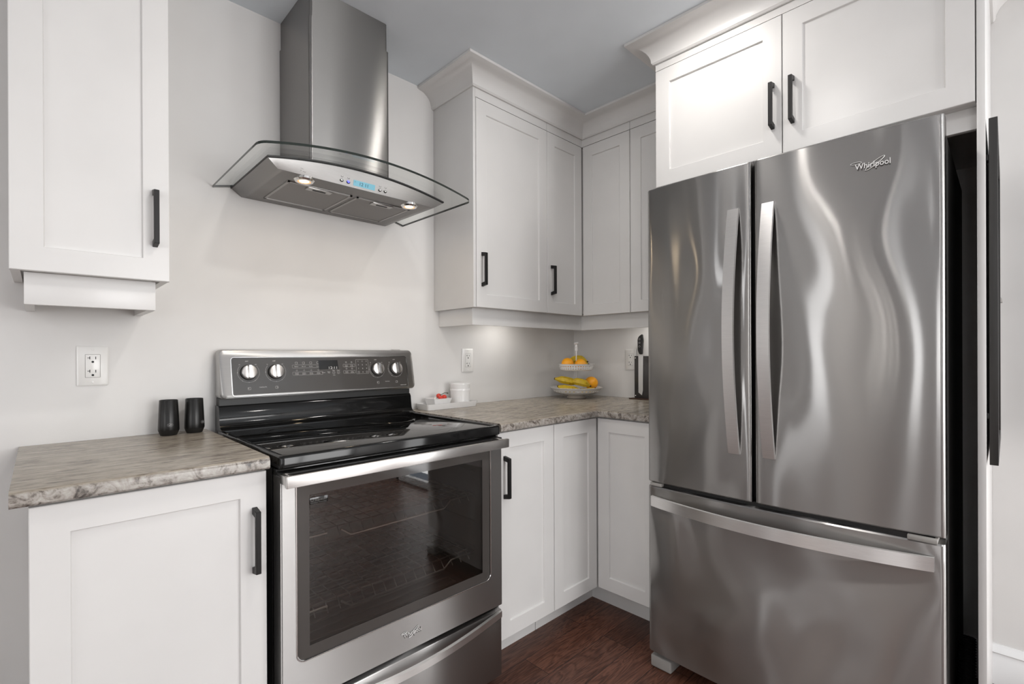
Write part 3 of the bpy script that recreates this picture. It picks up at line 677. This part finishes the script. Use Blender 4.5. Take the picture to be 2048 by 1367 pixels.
for i, (x, r) in enumerate(KN):
    bm = bmesh.new(); ax = Vector((0, -1, .18)).normalized(); p0 = cpt(x, 1.0965, .0016)
    cyl(bm, p0, ax, r+.002, .006, 36, .002, 1); cyl(bm, p0+ax*.005, ax, r, .013, 36, .003, 0)
    q = ax.to_track_quat('Z', 'Y').to_matrix().to_4x4()
    kb = obj('control_knob', bm, [SSH, BMATT], t)
    bm = bmesh.new(); th = math.radians(6)
    Mx = Matrix.Translation(p0+ax*.0175) @ Matrix(((1, 0, 0, 0), (0, 0, -1, 0), (0, 1, 0, 0), (0, 0, 0, 1)))
    cc = Vector((0, math.sin(.18), math.cos(.18)))
    a_ = [p0+ax*.016+Vector((1, 0, 0))*u+cc*w for u, w in ((-.0075, -r*.97), (.0075, -r*.97), (.0075, r*.97), (-.0075, r*.97))]
    b_ = [p0+ax*.029+Vector((1, 0, 0))*u+cc*w for u, w in ((-.0045, -r*.88), (.0045, -r*.88), (.0045, r*.88), (-.0045, r*.88))]
    va = [bm.verts.new(v) for v in a_]; vb = [bm.verts.new(v) for v in b_]
    for k in range(4): bm.faces.new((va[k], va[(k+1) % 4], vb[(k+1) % 4], vb[k]))
    bm.faces.new(va); bm.faces.new(vb); bmesh.ops.bevel(bm, geom=list(bm.edges), offset=.0012, segments=2, affect='EDGES')
    obj('knob_grip', bm, CHROME, kb)
bm = bmesh.new(); prism(bm, [(-1.300, -.03, 1.1745), (-1.292, -.03, 1.178), (-1.262, -.03, 1.178), (-1.254, -.03, 1.1745)], (0, .012, 0)); obj('vent_cap', bm, GREYP, con)
# oven door
DY = -.656
WX0, WX1, WZ0 = -1.9365, -1.2880, .384
bm = bmesh.new()
hole = rrect(WX0, WX1, WZ0, .852, .022, 6, (1, 1, 0, 0))
D0, D1, DZ0, DZ1 = RX0-.001, RX1-.004, .279, .856
# frame with a window opening: left stile, right stile, bottom rail built as strips round the opening
def strip(yf, yb):
    bm_ = bmesh.new()
    nh = len(hole); bl = hole[0:7]; brr = hole[7:14]
    out = [(D0, DZ1), (D0, DZ0), (D1, DZ0), (D1, DZ1)]
    loop_in = [(WX0, DZ1)]+bl+brr+[(WX1, DZ1)]
    poly = [out[0], out[1], out[2], out[3]]+loop_in[::-1]
    return prism(bm_, [(x, yf, z) for x, z in poly], (0, yb-yf, 0))
bm = strip(DY, -.603)
bmesh.ops.bevel(bm, geom=[e for e in bm.edges if all(abs(v.co.y-DY) < 1e-5 for v in e.verts)], offset=.003, segments=2, affect='EDGES')
dr = obj('oven_door', bm, SS, t)
obj('top_trim', B(D0, D1, DY-.001, -.603, .856, .865, bev=.002), BMATT, dr)
# enamel border glass with see-through centre
IX0, IX1, IZ0, IZ1 = -1.903, -1.322, .416, .799
h2 = rrect(WX0+.0005, WX1-.0005, WZ0+.0005, .855, .0215, 6, (1, 1, 0, 0)); yb = DY+.0035
bl_, br_ = h2[0:7], h2[7:14]; bm = bmesh.new()
for poly in ([(WX0+.0005, .855)]+bl_[:1]+[(IX0, bl_[0][1]), (IX0, .855)], bl_+[(IX0, WZ0+.0005), (IX0, bl_[0][1])][0:2], [(IX0, WZ0+.0005), (IX1, WZ0+.0005), (IX1, IZ0), (IX0, IZ0)], [(IX1, WZ0+.0005)]+br_+[(IX1, br_[-1][1])], [(IX1, br_[-1][1]), br_[-1], (WX1-.0005, .855), (IX1, .855)], [(IX0, IZ1), (IX1, IZ1), (IX1, .855), (IX0, .855)]):
    prism(bm, [(x, yb, z) for x, z in poly], (0, .003, 0))
obj('window_border', bm, FRIT, dr)
obj('oven_window', B(IX0, IX1, yb+.0005, yb+.0025, IZ0, IZ1), OVG, dr)
# reflective gleam line is the bezel round the glass
bm = bmesh.new(); tube(bm, [(x, DY-.0005, z) for x, z in ([(WX0, .855)]+hole[0:14]+[(WX1, .855)])], .0016, 6); obj('window_bezel', bm, CHROME, dr)
lb = obj('window_sticker', B(-1.9025, -1.8545, yb-.0008, yb, .7735, .7905, bev=.0003), SCREEN, dr, label='small dark feature sticker on the oven window')
bm = bmesh.new(); gm = simple('sticker_grey', (.13, .125, .115, 1), .5)
text(bm, 'AquaLift', .0055, (-1.8735, yb-.0009, .7838), (1, 0, 0), (0, 0, 1), .0002, .031); text(bm, 'Self-Clean Technology', .0028, (-1.8785, yb-.0009, .7767), (1, 0, 0), (0, 0, 1), .0002, .042)
tube(bm, [(-1.8960+.0035*math.cos(2*PI*k/14), yb-.0009, .7842+.0035*math.sin(2*PI*k/14)) for k in range(14)], .0006, 5, closed=True)
obj('sticker_lettering', bm, gm, lb)
# door handle: flat bar on two end posts
bm = B(-1.979, -1.251, -.712, -.700, .8395, .8685, bev=.0025)
box(bm, -1.975, -1.955, -.702, DY, .843, .865, .001); box(bm, -1.275, -1.255, -.702, DY, .843, .865, .001)
obj('door_handle', bm, SSH, dr)
def maker_logo(parent, pos, right, w, name='logo'):
    """raised maker's wordmark with its two rings"""
    up = Vector((0, 0, 1)); right = Vector(right); nrm = right.cross(up); pos = Vector(pos)
    for (mat, off, grow, nm) in ((LOGOD, .0, 1, 'painted_logo_shadow'), (LOGOM, .0009, 0, name)):  # bold dark copy set lower, a painted shadow and outline for the letters
        bm = bmesh.new(); text(bm, 'Whirlpool', w*.175, pos+right*(w*.06)+nrm*off+up*(-w*.022*grow), right, up, .0010, w*.90, bold=.045 if grow else .006)
        r_ = w*.0085*(1.5 if grow else 1)
        def ring(cu, cz, a, b, tilt, k0=0, k1=28):
            pts = []
            for k in range(k0, k1):
                th = 2*PI*k/28; u = a*math.cos(th); z = b*math.sin(th)
                pts.append(pos+right*(cu+u*math.cos(tilt)-z*math.sin(tilt))+up*(cz+u*math.sin(tilt)+z*math.cos(tilt))+nrm*(off+.0006))
            tube(bm, pts, r_, 5, closed=(k1-k0 == 28))
        ring(-.36*w, .115*w, .145*w, .034*w, .03); ring(.12*w, .01*w, .30*w, .055*w, .62)
        p_ = obj(nm, bm, mat, parent)
    return p_
maker_logo(dr, (-1.606, DY-.0005, .331), (1, 0, 0), .068)
# storage drawer with bowed pull
bm = B(D0, D1, DY+.004, -.60, .030, .262, bev=.004); sd = obj('storage_drawer', bm, SS, t)
bm = bmesh.new(); N_ = 24; rg = []
for k in range(N_+1):
    q = k/N_; x = D0+.004+(D1-D0-.008)*q; b_ = math.sin(PI*q)**1.0; y = DY-.002-.036*b_; z = .250-.010*b_
    rg.append([bm.verts.new(p) for p in ((x, y, z-.013), (x, y, z+.008), (x, y+.009, z+.010), (x, y+.010, z-.011))])
for a, b in zip(rg, rg[1:]):
    for j in range(4): bm.faces.new((a[j], a[(j+1) % 4], b[(j+1) % 4], b[j]))
bm.faces.new(rg[0]); bm.faces.new(rg[-1]); obj('drawer_handle', bm, SSH, sd)
for x in (RX0+.04, RX1-.04):
    for y in (-.55, -.08): obj('levelling_foot', cyl(bmesh.new(), (x, y, 0), (0, 0, 1), .018, .022, 16), BMATT, t)

# ------------------------------------------------------------------ refrigerator
t = thing('refrigerator', (-.40, -1.375, 0), 'large stainless french door refrigerator with bottom freezer drawer', 'refrigerator')
FY0, FY1 = -.9655, -1.7865
def fx(y): return -.783+(.016)*(y-FY0)/(FY1-FY0)-.020*max(0, 1-((y+1.376)/.4105)**2)
def slab(ya, yb_, z0, z1, xb=-.712, r=.010):
    """bowed door slab between y=ya (left) and y=yb_ (right) with rounded vertical edges"""
    bm = bmesh.new(); N_ = 28; pts = [(xb, ya)]
    for k in range(5): a = PI/2*k/4; pts.append((fx(ya-r)+r-r*math.sin(a)*1.0, ya-r+r*math.cos(a)))
    for k in range(1, N_): y = ya-r+(yb_-ya+2*r)*k/N_; pts.append((fx(y), y))
    for k in range(5): a = PI/2*k/4; pts.append((fx(yb_+r)+r-r*math.cos(a), yb_+r-r*math.sin(a)))
    pts.append((xb, yb_))
    zz = [z0, z0+.004]+[z0+.004+(z1-z0-.008)*k/12 for k in range(1, 12)]+[z1-.004, z1]
    rings = []
    for i, z in enumerate(zz):
        ins_ = .004 if i in (0, len(zz)-1) else 0
        rings.append([bm.verts.new((x+(ins_ if x < xb-.01 else 0), y, z)) for x, y in pts])
    for a, b in zip(rings, rings[1:]):
        for j in range(len(pts)): bm.faces.new((a[j], a[(j+1) % len(pts)], b[(j+1) % len(pts)], b[j]))
    bm.faces.new(rings[0]); bm.faces.new(rings[-1]); return bm
bm = B(-.705, -.035, FY1+.003, FY0-.003, .045, 1.735, bev=.004); obj('case', bm, DARK, t)
# doors hinge side edges show a lighter steel fold
dl = obj('left_door', slab(FY0, -1.3345, .6865, 1.7575), SSF, t)
drr = obj('right_door', slab(-1.3430, FY1, .6865, 1.7575), SSF, t)
fd = obj('freezer_drawer', slab(FY0, FY1, .062, .6700), SSD, t)
obj('door_gasket', B(-.712, -.703, FY1+.012, FY0-.012, .07, 1.745), BMATT, t)
bm = B(-.760, -.703, -1.3425, -1.3350, .69, 1.752); obj('centre_gasket', bm, BMATT, t)
bm = B(-.768, -.706, FY1+.02, FY0-.02, .6705, .684); obj('mullion_gap', bm, BMATT, t)
bm = bmesh.new(); box(bm, -.781, -.706, -1.772, -1.712, .6715, .6835, .002); obj('door_hinge', bm, GREYP, t)
bm = bmesh.new(); box(bm, -.785, -.706, -1.020, -.975, .6715, .6835, .002); obj('door_hinge', bm, GREYP, t)
for y in (-1.01, -1.74): obj('hinge_cover', B(-.74, -.62, y-.03, y+.03, 1.7355, 1.754, bev=.004), GREYP, t)
def bow_v(parent, yc, z0, z1, w=.034):
    bm = bmesh.new(); N_ = 28; rg = []; th_ = .011
    xe = fx(yc)-.002
    for k in range(N_+1):
        q = k/N_; z = z0+(z1-z0)*q; b_ = math.sin(PI*q)**.9 if 0 < q < 1 else 0; x = xe-.006-.050*b_
        rg.append([bm.verts.new(p) for p in ((x, yc-w/2, z), (x, yc+w/2, z), (x+th_, yc+w/2, z), (x+th_, yc-w/2, z))])
    for a, b in zip(rg, rg[1:]):
        for j in range(4): bm.faces.new((a[j], a[(j+1) % 4], b[(j+1) % 4], b[j]))
    bm.faces.new(rg[0]); bm.faces.new(rg[-1])
    bmesh.ops.bevel(bm, geom=[e for e in bm.edges if e.calc_face_angle(0) > 1.2], offset=.0015, segments=2, affect='EDGES')
    return obj('door_handle', bm, SSH, parent)
h1 = bow_v(dl, -1.2825, .8335, 1.6165); h2_ = bow_v(drr, -1.3855, .8335, 1.6150)
bm = bmesh.new(); N_ = 32; rg = []
for k in range(N_+1):
    q = k/N_; y = -.984+(-1.7655+.984)*q; b_ = math.sin(PI*q)**.85 if 0 < q < 1 else 0; x = (-.789+.016*q)-.008-.058*b_
    rg.append([bm.verts.new(p) for p in ((x, y, .601), (x, y, .637), (x+.011, y, .637), (x+.011, y, .601))])
for a, b in zip(rg, rg[1:]):
    for j in range(4): bm.faces.new((a[j], a[(j+1) % 4], b[(j+1) % 4], b[j]))
bm.faces.new(rg[0]); bm.faces.new(rg[-1]); bmesh.ops.bevel(bm, geom=[e for e in bm.edges if e.calc_face_angle(0) > 1.2], offset=.0015, segments=2, affect='EDGES')
obj('drawer_handle', bm, SSH, fd)
sl = (fx(-1.657)-fx(-1.617))/.04
maker_logo(drr, (fx(-1.637)-.0012, -1.637, 1.6645), Vector((sl, -1, 0)).normalized(), .086)
bm = bmesh.new(); box(bm, -.775, -.66, -1.048, -.968, .001, .044, .006, 3); obj('roller_foot', bm, GREYP, t)
bm = bmesh.new(); box(bm, -.775, -.66, -1.785, -1.705, .001, .044, .006, 3); obj('roller_foot', bm, GREYP, t)
obj('base_grille', B(-.70, -.68, -1.70, -1.05, .005, .045), BMATT, t)

# ------------------------------------------------------------------ things round the fridge
# flexible vacuum hose standing in the gap
t = thing('vacuum_hose', (-.40, -1.815, 0), 'black ribbed vacuum hose standing in the gap beside the fridge', 'vacuum hose')
bm = bmesh.new(); pr = []
p0, p1 = Vector((-.52, -1.8125, .022)), Vector((-.40, -1.8105, .300)); NN = 34
path, rad = [], []
for k in range(NN*4+1):
    q = k/(NN*4); path.append(p0.lerp(p1, q)+Vector((0, 0, .02*math.sin(PI*q)))); rad.append(.0185+.0020*math.cos(2*PI*k/4))
path.append(path[-1]+(p1-p0).normalized()*.004); rad.append(.012)
tube(bm, path, rad, 20); obj('ribbed_tube', bm, BMATT, t)
bm = bmesh.new(); cyl(bm, p0+Vector((0, 0, -.012)), (p1-p0), .0215, .05, 24, .004); obj('cuff', bm, BGLOSS, t)
# black framed board on the outer side of the end panel
t = thing('framed_board', (-.34, -1.868, .86), 'tall black wooden frame hanging beside the fridge end panel, seen edge on', 'picture frame')
bm = bmesh.new(); za, zb_ = .860, 1.768; x0, x1 = -.612, -.05; ya, yb2 = -1.8625, -1.8795
for a in ((x0, x0+.035, za, zb_), (x1-.035, x1, za, zb_), (x0+.0351, x1-.0351, za, za+.035), (x0+.0351, x1-.0351, zb_-.035, zb_)): box(bm, a[0], a[1], yb2, ya, a[2], a[3], .001)
obj('frame', bm, FRAMEB, t)
obj('panel', B(x0+.034, x1-.034, -1.873, -1.867, za+.034, zb_-.034), BMATT, t)
for z in (1.66, .98): obj('hanger', B(x0+.004, x0+.03, -1.8625, -1.8575, z, z+.015, bev=.001), BMATT, t)
# pale knobbed rod behind the frame
t = thing('coat_hook', (-.02, -1.90, 1.16), 'small pale hook on the wall just behind the black frame', 'hook')
bm = bmesh.new(); tube(bm, [(-.001, -1.872, 1.345), (-.018, -1.873, 1.345), (-.03, -1.876, 1.337), (-.032, -1.877, 1.325)], [.006, .006, .0075, .008], 12); obj('peg', bm, GREYP, t)
bm = bmesh.new(); tube(bm, [(-.012, -1.872, 1.33), (-.010, -1.869, 1.20)], [.004, .003], 8); obj('backplate', bm, PLASTIC, t)

# ------------------------------------------------------------------ outlets
def make_outlet(label):
    t = thing('wall_outlet', (0, 0, 0), label, 'outlet', 'white wall outlets')
    bm = bmesh.new(); ol = rrect(-.036, .036, -.0585, .0585, .003, 3)
    a = [bm.verts.new((x, -.0008, z)) for x, z in ol]; b = [bm.verts.new((x, -.003, z)) for x, z in ol]; c2 = [bm.verts.new((x*.90, -.0062, z*.94)) for x, z in ol]
    for p, q in ((a, b), (b, c2)):
        for i in range(len(ol)): bm.faces.new((p[i], p[(i+1) % len(ol)], q[(i+1) % len(ol)], q[i]))
    bm.faces.new(a); bm.faces.new(c2); obj('face_plate', bm, PLASTIC, t)
    rc2 = obj('receptacle', B(-.0165, .0165, -.0072, -.004, -.0335, .0335, bev=.0008), PLASTIC, t)
    for zc in (.0195, -.0195):
        bm = bmesh.new()
        box(bm, -.0075, -.0058, -.0076, -.0068, zc+.000, zc+.0085); box(bm, -.0120, -.0075, -.0076, -.0068, zc+.0035, zc+.0052); box(bm, .0058, .0076, -.0076, -.0068, zc+.000, zc+.0080)
        cyl(bm, (0, -.0068, zc-.0075), (0, -1, 0), .0031, .0008, 14)
        obj('socket_slots', bm, SLOT, rc2)
    bm = bmesh.new(); ol3 = rrect(-.0170, .0170, -.0340, .0340, .001, 2); tube(bm, [(x, -.0063, z) for x, z in ol3], .0004, 4, closed=True); obj('seam', bm, GREYP, rc2)
    for zc in (.048, -.048):
        bm = bmesh.new(); cyl(bm, (0, -.0058, zc), (0, -1, 0), .0030, .0012, 14, .0004); obj('screw', bm, PLASTIC, t)
    return t
o1 = make_outlet('white wall outlet on the left above the black cups'); 
o2 = copy_tree(o1); o2['label'] = 'white wall outlet right of the stove above the lidded canister'
o3 = copy_tree(o1); o3['label'] = 'white wall outlet between the fruit stand and the knife holder'
o1.location = (-2.280, 0, 1.126); o2.location = (-.8555, 0, 1.126); o3.location = (0, -.409, 1.123); o3.rotation_euler = (0, 0, -PI/2)

# ------------------------------------------------------------------ cups
t = thing('tumbler', (0, 0, 0), 'black metal tumbler, left one of the pair, badge facing front', 'cup', 'black tumblers on the left countertop')
bm = bmesh.new(); lathe(bm, [(.0, .0), (.0215, .0), (.0225, .0015), (.0275, .0150)], 0, 0, 48, False); obj('base', bm, BMATT, t)
bm = bmesh.new(); lathe(bm, [(.0275, .0150), (.0282, .0175), (.0278, .030), (.0245, .1085), (.0238, .1095), (.0228, .1095), (.0222, .1080), (.0250, .030), (.0245, .019), (.0, .018)], 0, 0, 48, False)
obj('cup_body', bm, simple('black_satin', (.018, .0175, .017, 1), .3, .5), t)
bm = bmesh.new()
def cupt(a, z, rr=.0279): return Vector(((rr-(z-.02)*.04)*math.sin(a), -(rr-(z-.02)*.04)*math.cos(a), z))
tube(bm, [cupt(.27*math.cos(q), .0335+.0048*math.sin(q)) for q in [2*PI*k/24 for k in range(24)]], .00035, 5, closed=True)
tube(bm, [cupt(.15, .0335+.002), cupt(.08, .0335+.0015), cupt(.10, .0335-.002), cupt(-.02, .0335+.0020), cupt(-.05, .0335-.002), cupt(-.15, .0335+.0005)], .0005, 5); tube(bm, [cupt(.19, .0335-.0015), cupt(-.18, .0335-.0022)], .00035, 5)
obj('badge', bm, simple('badge_white', (.7, .7, .7, 1), .4), t, label='small oval badge')
u2 = copy_tree(t); u2['label'] = 'black metal tumbler nearer the stove, badge turned to the right'
t.location = (-2.1045, -.064, .9080); t.rotation_euler = (0, 0, -.02); u2.location = (-2.0350, -.058, .9080); u2.rotation_euler = (0, 0, .78)

# ------------------------------------------------------------------ tray with dish and canister
def dish(bm, cx, cy, hx0, hy0, hx1, hy1, z0, z1, th, r0=.006):
    """open tapered tray: bottom half sizes hx0,hy0; rim half sizes hx1,hy1"""
    def rg_(hx, hy, z, r): return [bm.verts.new((cx+x, cy+y, z)) for x, y in rrect(-hx, hx, -hy, hy, r, 4)]
    rs = [rg_(hx0, hy0, z0, r0), rg_(hx1, hy1, z1, r0+.002), rg_(hx1-th, hy1-th, z1, r0+.001), rg_(hx0-th, hy0-th, z0+th, r0)]
    for a, b in zip(rs, rs[1:]):
        for i in range(len(a)): bm.faces.new((a[i], a[(i+1) % len(a)], b[(i+1) % len(a)], b[i]))
    bm.faces.new(rs[0]); bm.faces.new(rs[-1]); return bm
bm = dish(bmesh.new(), -1.0270, -.0640, .138, .046, .1455, .0530, .9080, .9340, .004, .010); obj('serving_tray', bm, CERAM, label='long white ceramic tray by the wall right of the stove', category='tray')
bm = dish(bmesh.new(), -1.0820, -.0660, .036, .029, .0500, .0430, .9125, .9560, .003, .002); obj('square_dish', bm, CERAM, label='small white square dish on the tray holding tomatoes', category='dish')
t = thing('canister', (-.950, -.062, .9125), 'white lidded ceramic canister on the tray', 'jar')
bm = bmesh.new(); lathe(bm, [(.0, .9125), (.043, .9125), (.0445, .914), (.0465, .940), (.0470, .975), (.0485, .983), (.0495, .988), (.048, .993), (.0, .993)], -.950, -.062, 48, False); obj('jar_body', bm, CERAM, t)
bm = bmesh.new(); lathe(bm, [(.0, .993), (.0450, .993), (.0460, .9975), (.0470, 1.002), (.0475, 1.010), (.0490, 1.015), (.0480, 1.0185), (.040, 1.0205), (.0, 1.022)], -.950, -.062, 48, False); obj('lid', bm, CERAM, t)
t = thing('tomatoes_on_vine', (-1.062, -.068, .95), 'small red tomatoes on a dark vine in the white dish', 'tomato')
for (x, y, z, r) in ((-1.068, -.052, .9640, .0125), (-1.056, -.076, .9590, .0130), (-1.076, -.078, .956, .0115)):
    bm = sphere(bmesh.new(), (x, y, z), r, (1, 1, .9), 20, 12); obj('tomato', bm, TOM, t)
bm = bmesh.new(); tube(bm, [(-1.073, -.064, .968), (-1.058, -.064, .972), (-1.046, -.066, .977), (-1.034, -.067, .9775), (-1.026, -.068, .9745)], [.0012, .0015, .0015, .0015, .002], 6)
for q in range(5): a = q*1.26; tube(bm, [(-1.029, -.068, .9755), (-1.029+.007*math.cos(a), -.068+.003, .9755+.005*math.sin(a))], [.0013, .0005], 5)
obj('vine', bm, STEMG, t)
bm = bmesh.new(); lathe(bm, [(.0, .9165), (.010, .9165), (.0185, .926), (.019, .937), (.012, .948), (.004, .956), (.003, .962), (.0, .962)], -1.1010, -.070, 20, False); obj('garlic_bulb', bm, GARL, label='white garlic bulb in the square dish behind the tomatoes', category='garlic')

# ------------------------------------------------------------------ two tier fruit stand
SXC, SYC = -.206, -.180; RV = Vector((.715, -.699)); FV = Vector((.699, .715))
def SP(u, z, w=0): return Vector((SXC+RV.x*u+FV.x*w, SYC+RV.y*u+FV.y*w, z))
t = thing('fruit_stand', (SXC, SYC, .9080), 'white two tier fruit stand with pierced plates in the counter corner', 'fruit stand')
bm = bmesh.new(); lathe(bm, [(.0, .9080), (.052, .9080), (.053, .912), (.046, .920), (.040, .926), (.0, .926)], SXC, SYC, 40, False); obj('foot', bm, simple('foot_enamel', (.70, .62, .53, 1), .3), t)
def pierced(prof, holes, seg=72, duty=3):
    bm = bmesh.new(); rings = lathe(bm, prof, SXC, SYC, seg, False)
    kill = []
    bm.faces.ensure_lookup_table()
    for row in holes:
        for i in range(0, seg, duty): kill.append(bm.faces[row*seg+i])
    bmesh.ops.delete(bm, geom=kill, context='FACES_ONLY')
    bmesh.ops.recalc_face_normals(bm, faces=bm.faces)
    bmesh.ops.solidify(bm, geom=list(bm.faces), thickness=.0016); return bm
obj('lower_plate', pierced([(.003, .926), (.060, .926), (.095, .931), (.122, .942), (.128, .947), (.132, .952), (.144, .9665), (.148, .968)], [4], 72, 2), CERAM, t)
obj('upper_basket', pierced([(.003, 1.064), (.084, 1.064), (.089, 1.067), (.0905, 1.0705), (.092, 1.075), (.0945, 1.083), (.0965, 1.0885), (.098, 1.093), (.1005, 1.0985), (.104, 1.0995)], [3, 5], 84, 2), CERAM, t)
bm = bmesh.new(); cyl(bm, (SXC, SYC, .925), (0, 0, 1), .0032, .255, 16); obj('centre_rod', bm, CERAM, t)
bm = bmesh.new(); lathe(bm, [(.0, 1.172), (.0075, 1.172), (.0085, 1.176), (.0085, 1.187), (.0065, 1.190), (.0095, 1.192), (.0095, 1.196), (.0070, 1.198), (.0075, 1.209), (.014, 1.213), (.0155, 1.217), (.012, 1.2225), (.0, 1.2245)], SXC, SYC, 28, False); obj('knob', bm, CERAM, t)
def banana(bm, pts, r):
    """pts: 3 control points, smooth arc"""
    a, b, c_ = [Vector(p) for p in pts]; N_ = 18; path = []; rad = []
    for k in range(N_+1):
        q = k/N_; path.append(a*(1-q)**2+b*2*q*(1-q)+c_*q**2)
        rad.append(r*min(1, .32+2.6*q, .22+2.9*(1-q))*(1-.05*math.cos(q*6)))
    tube(bm, path, rad, 7, 0)
    d = (path[-1]-path[-2]).normalized(); tube(bm, [path[-1]-d*.001, path[-1]+d*.008], [r*.28, r*.24], 6, 1)
    d = (path[0]-path[1]).normalized(); tube(bm, [path[0]-d*.001, path[0]+d*.004], [r*.38, r*.3], 6, 1)
    return bm
def bunch(label, arcs):
    t_ = thing('banana_bunch', arcs[0][1], label, 'bananas')
    for a, b, c_, r in arcs: obj('banana', banana(bmesh.new(), (a, b, c_), r), [BAN, BTIP], t_)
bunch('bunch of ripe bananas lying on the lower plate of the fruit stand', [
    (SP(-.124, 1.017, -.030), SP(-.06, 1.010, -.060), SP(.004, .990, -.035), .0200),
    (SP(-.040, 1.004, -.045), SP(.020, 1.004, -.078), SP(.068, .978, -.055), .0200),
    (SP(-.108, .9750, -.045), SP(-.06, .955, -.085), SP(.012, .959, -.060), .0190),
    (SP(.002, .955, -.030), SP(.055, .940, -.080), SP(.098, .962, -.035), .0160)])
bunch('bananas behind the oranges in the upper basket of the fruit stand', [
    (SP(-.050, 1.100, .010), SP(.010, 1.150, .045), SP(.066, 1.112, .030), .0185),
    (SP(-.040, 1.086, .020), SP(.020, 1.118, .055), SP(.070, 1.098, .015), .0165)])
def orange(label, p, r):
    bm = sphere(bmesh.new(), p, r, (1, 1, .95), 32, 20); o = obj('orange', bm, [ORANGE], label=label, category='orange', group='oranges on the fruit stand')
orange('orange on the lower plate of the fruit stand, right of the bananas', SP(.087, .9895, .012), .0385)
orange('left orange in the upper basket of the fruit stand', SP(-.053, 1.1010, -.030), .0345)
orange('right orange in the upper basket of the fruit stand, beside the rod', SP(.018, 1.0980, -.046), .0320)

# ------------------------------------------------------------------ knife holder beside the fridge
t = thing('knife_holder', (-.05, -.56, .9080), 'dark upright knife holder on a thin wood base behind the fridge edge', 'knife block')
obj('base', B(-.075, -.005, -.66, -.440, .9080, .9135, bev=.001), WOODD, t)
obj('stand_panel', B(-.048, -.022, -.655, -.459, .9135, 1.143, bev=.002), simple('smoked_panel', (.045, .043, .042, 1), .2), t)
for y, z in ((-.4665, 1.132), (-.4665, .925)):
    bm = bmesh.new(); cyl(bm, (-.048, y, z), (-1, 0, 0), .0035, .002, 14, .0006); obj('screw', bm, CHROME, t)
t = thing('kitchen_knife', (-.055, -.505, .93), 'chef knife with black ringed handle held upright on the knife holder', 'knife')
bm = bmesh.new(); prism(bm, [(-.0525, y, z) for y, z in ((-.4870, 1.150), (-.4870, .944), (-.5080, .930), (-.5140, .955), (-.5160, 1.150))], (.0025, 0, 0)); obj('blade', bm, BLADE, t)
bm = bmesh.new(); prism(bm, [(-.062, y, z) for y, z in ((-.496, 1.152), (-.487, 1.175), (-.486, 1.235), (-.494, 1.250), (-.513, 1.262), (-.518, 1.225), (-.513, 1.19), (-.512, 1.152))], (.018, 0, 0))
bmesh.ops.bevel(bm, geom=list(bm.edges), offset=.003, segments=2, affect='EDGES'); kh = obj('handle', bm, BMATT, t, label='black handle')
bm = bmesh.new()
for z in (1.195, 1.215, 1.235): tube(bm, [(-.0625, -.500+.0045*math.cos(2*PI*k/16), z+.0045*math.sin(2*PI*k/16)) for k in range(16)], .0006, 5, closed=True)
obj('rivet', bm, CHROME, kh)
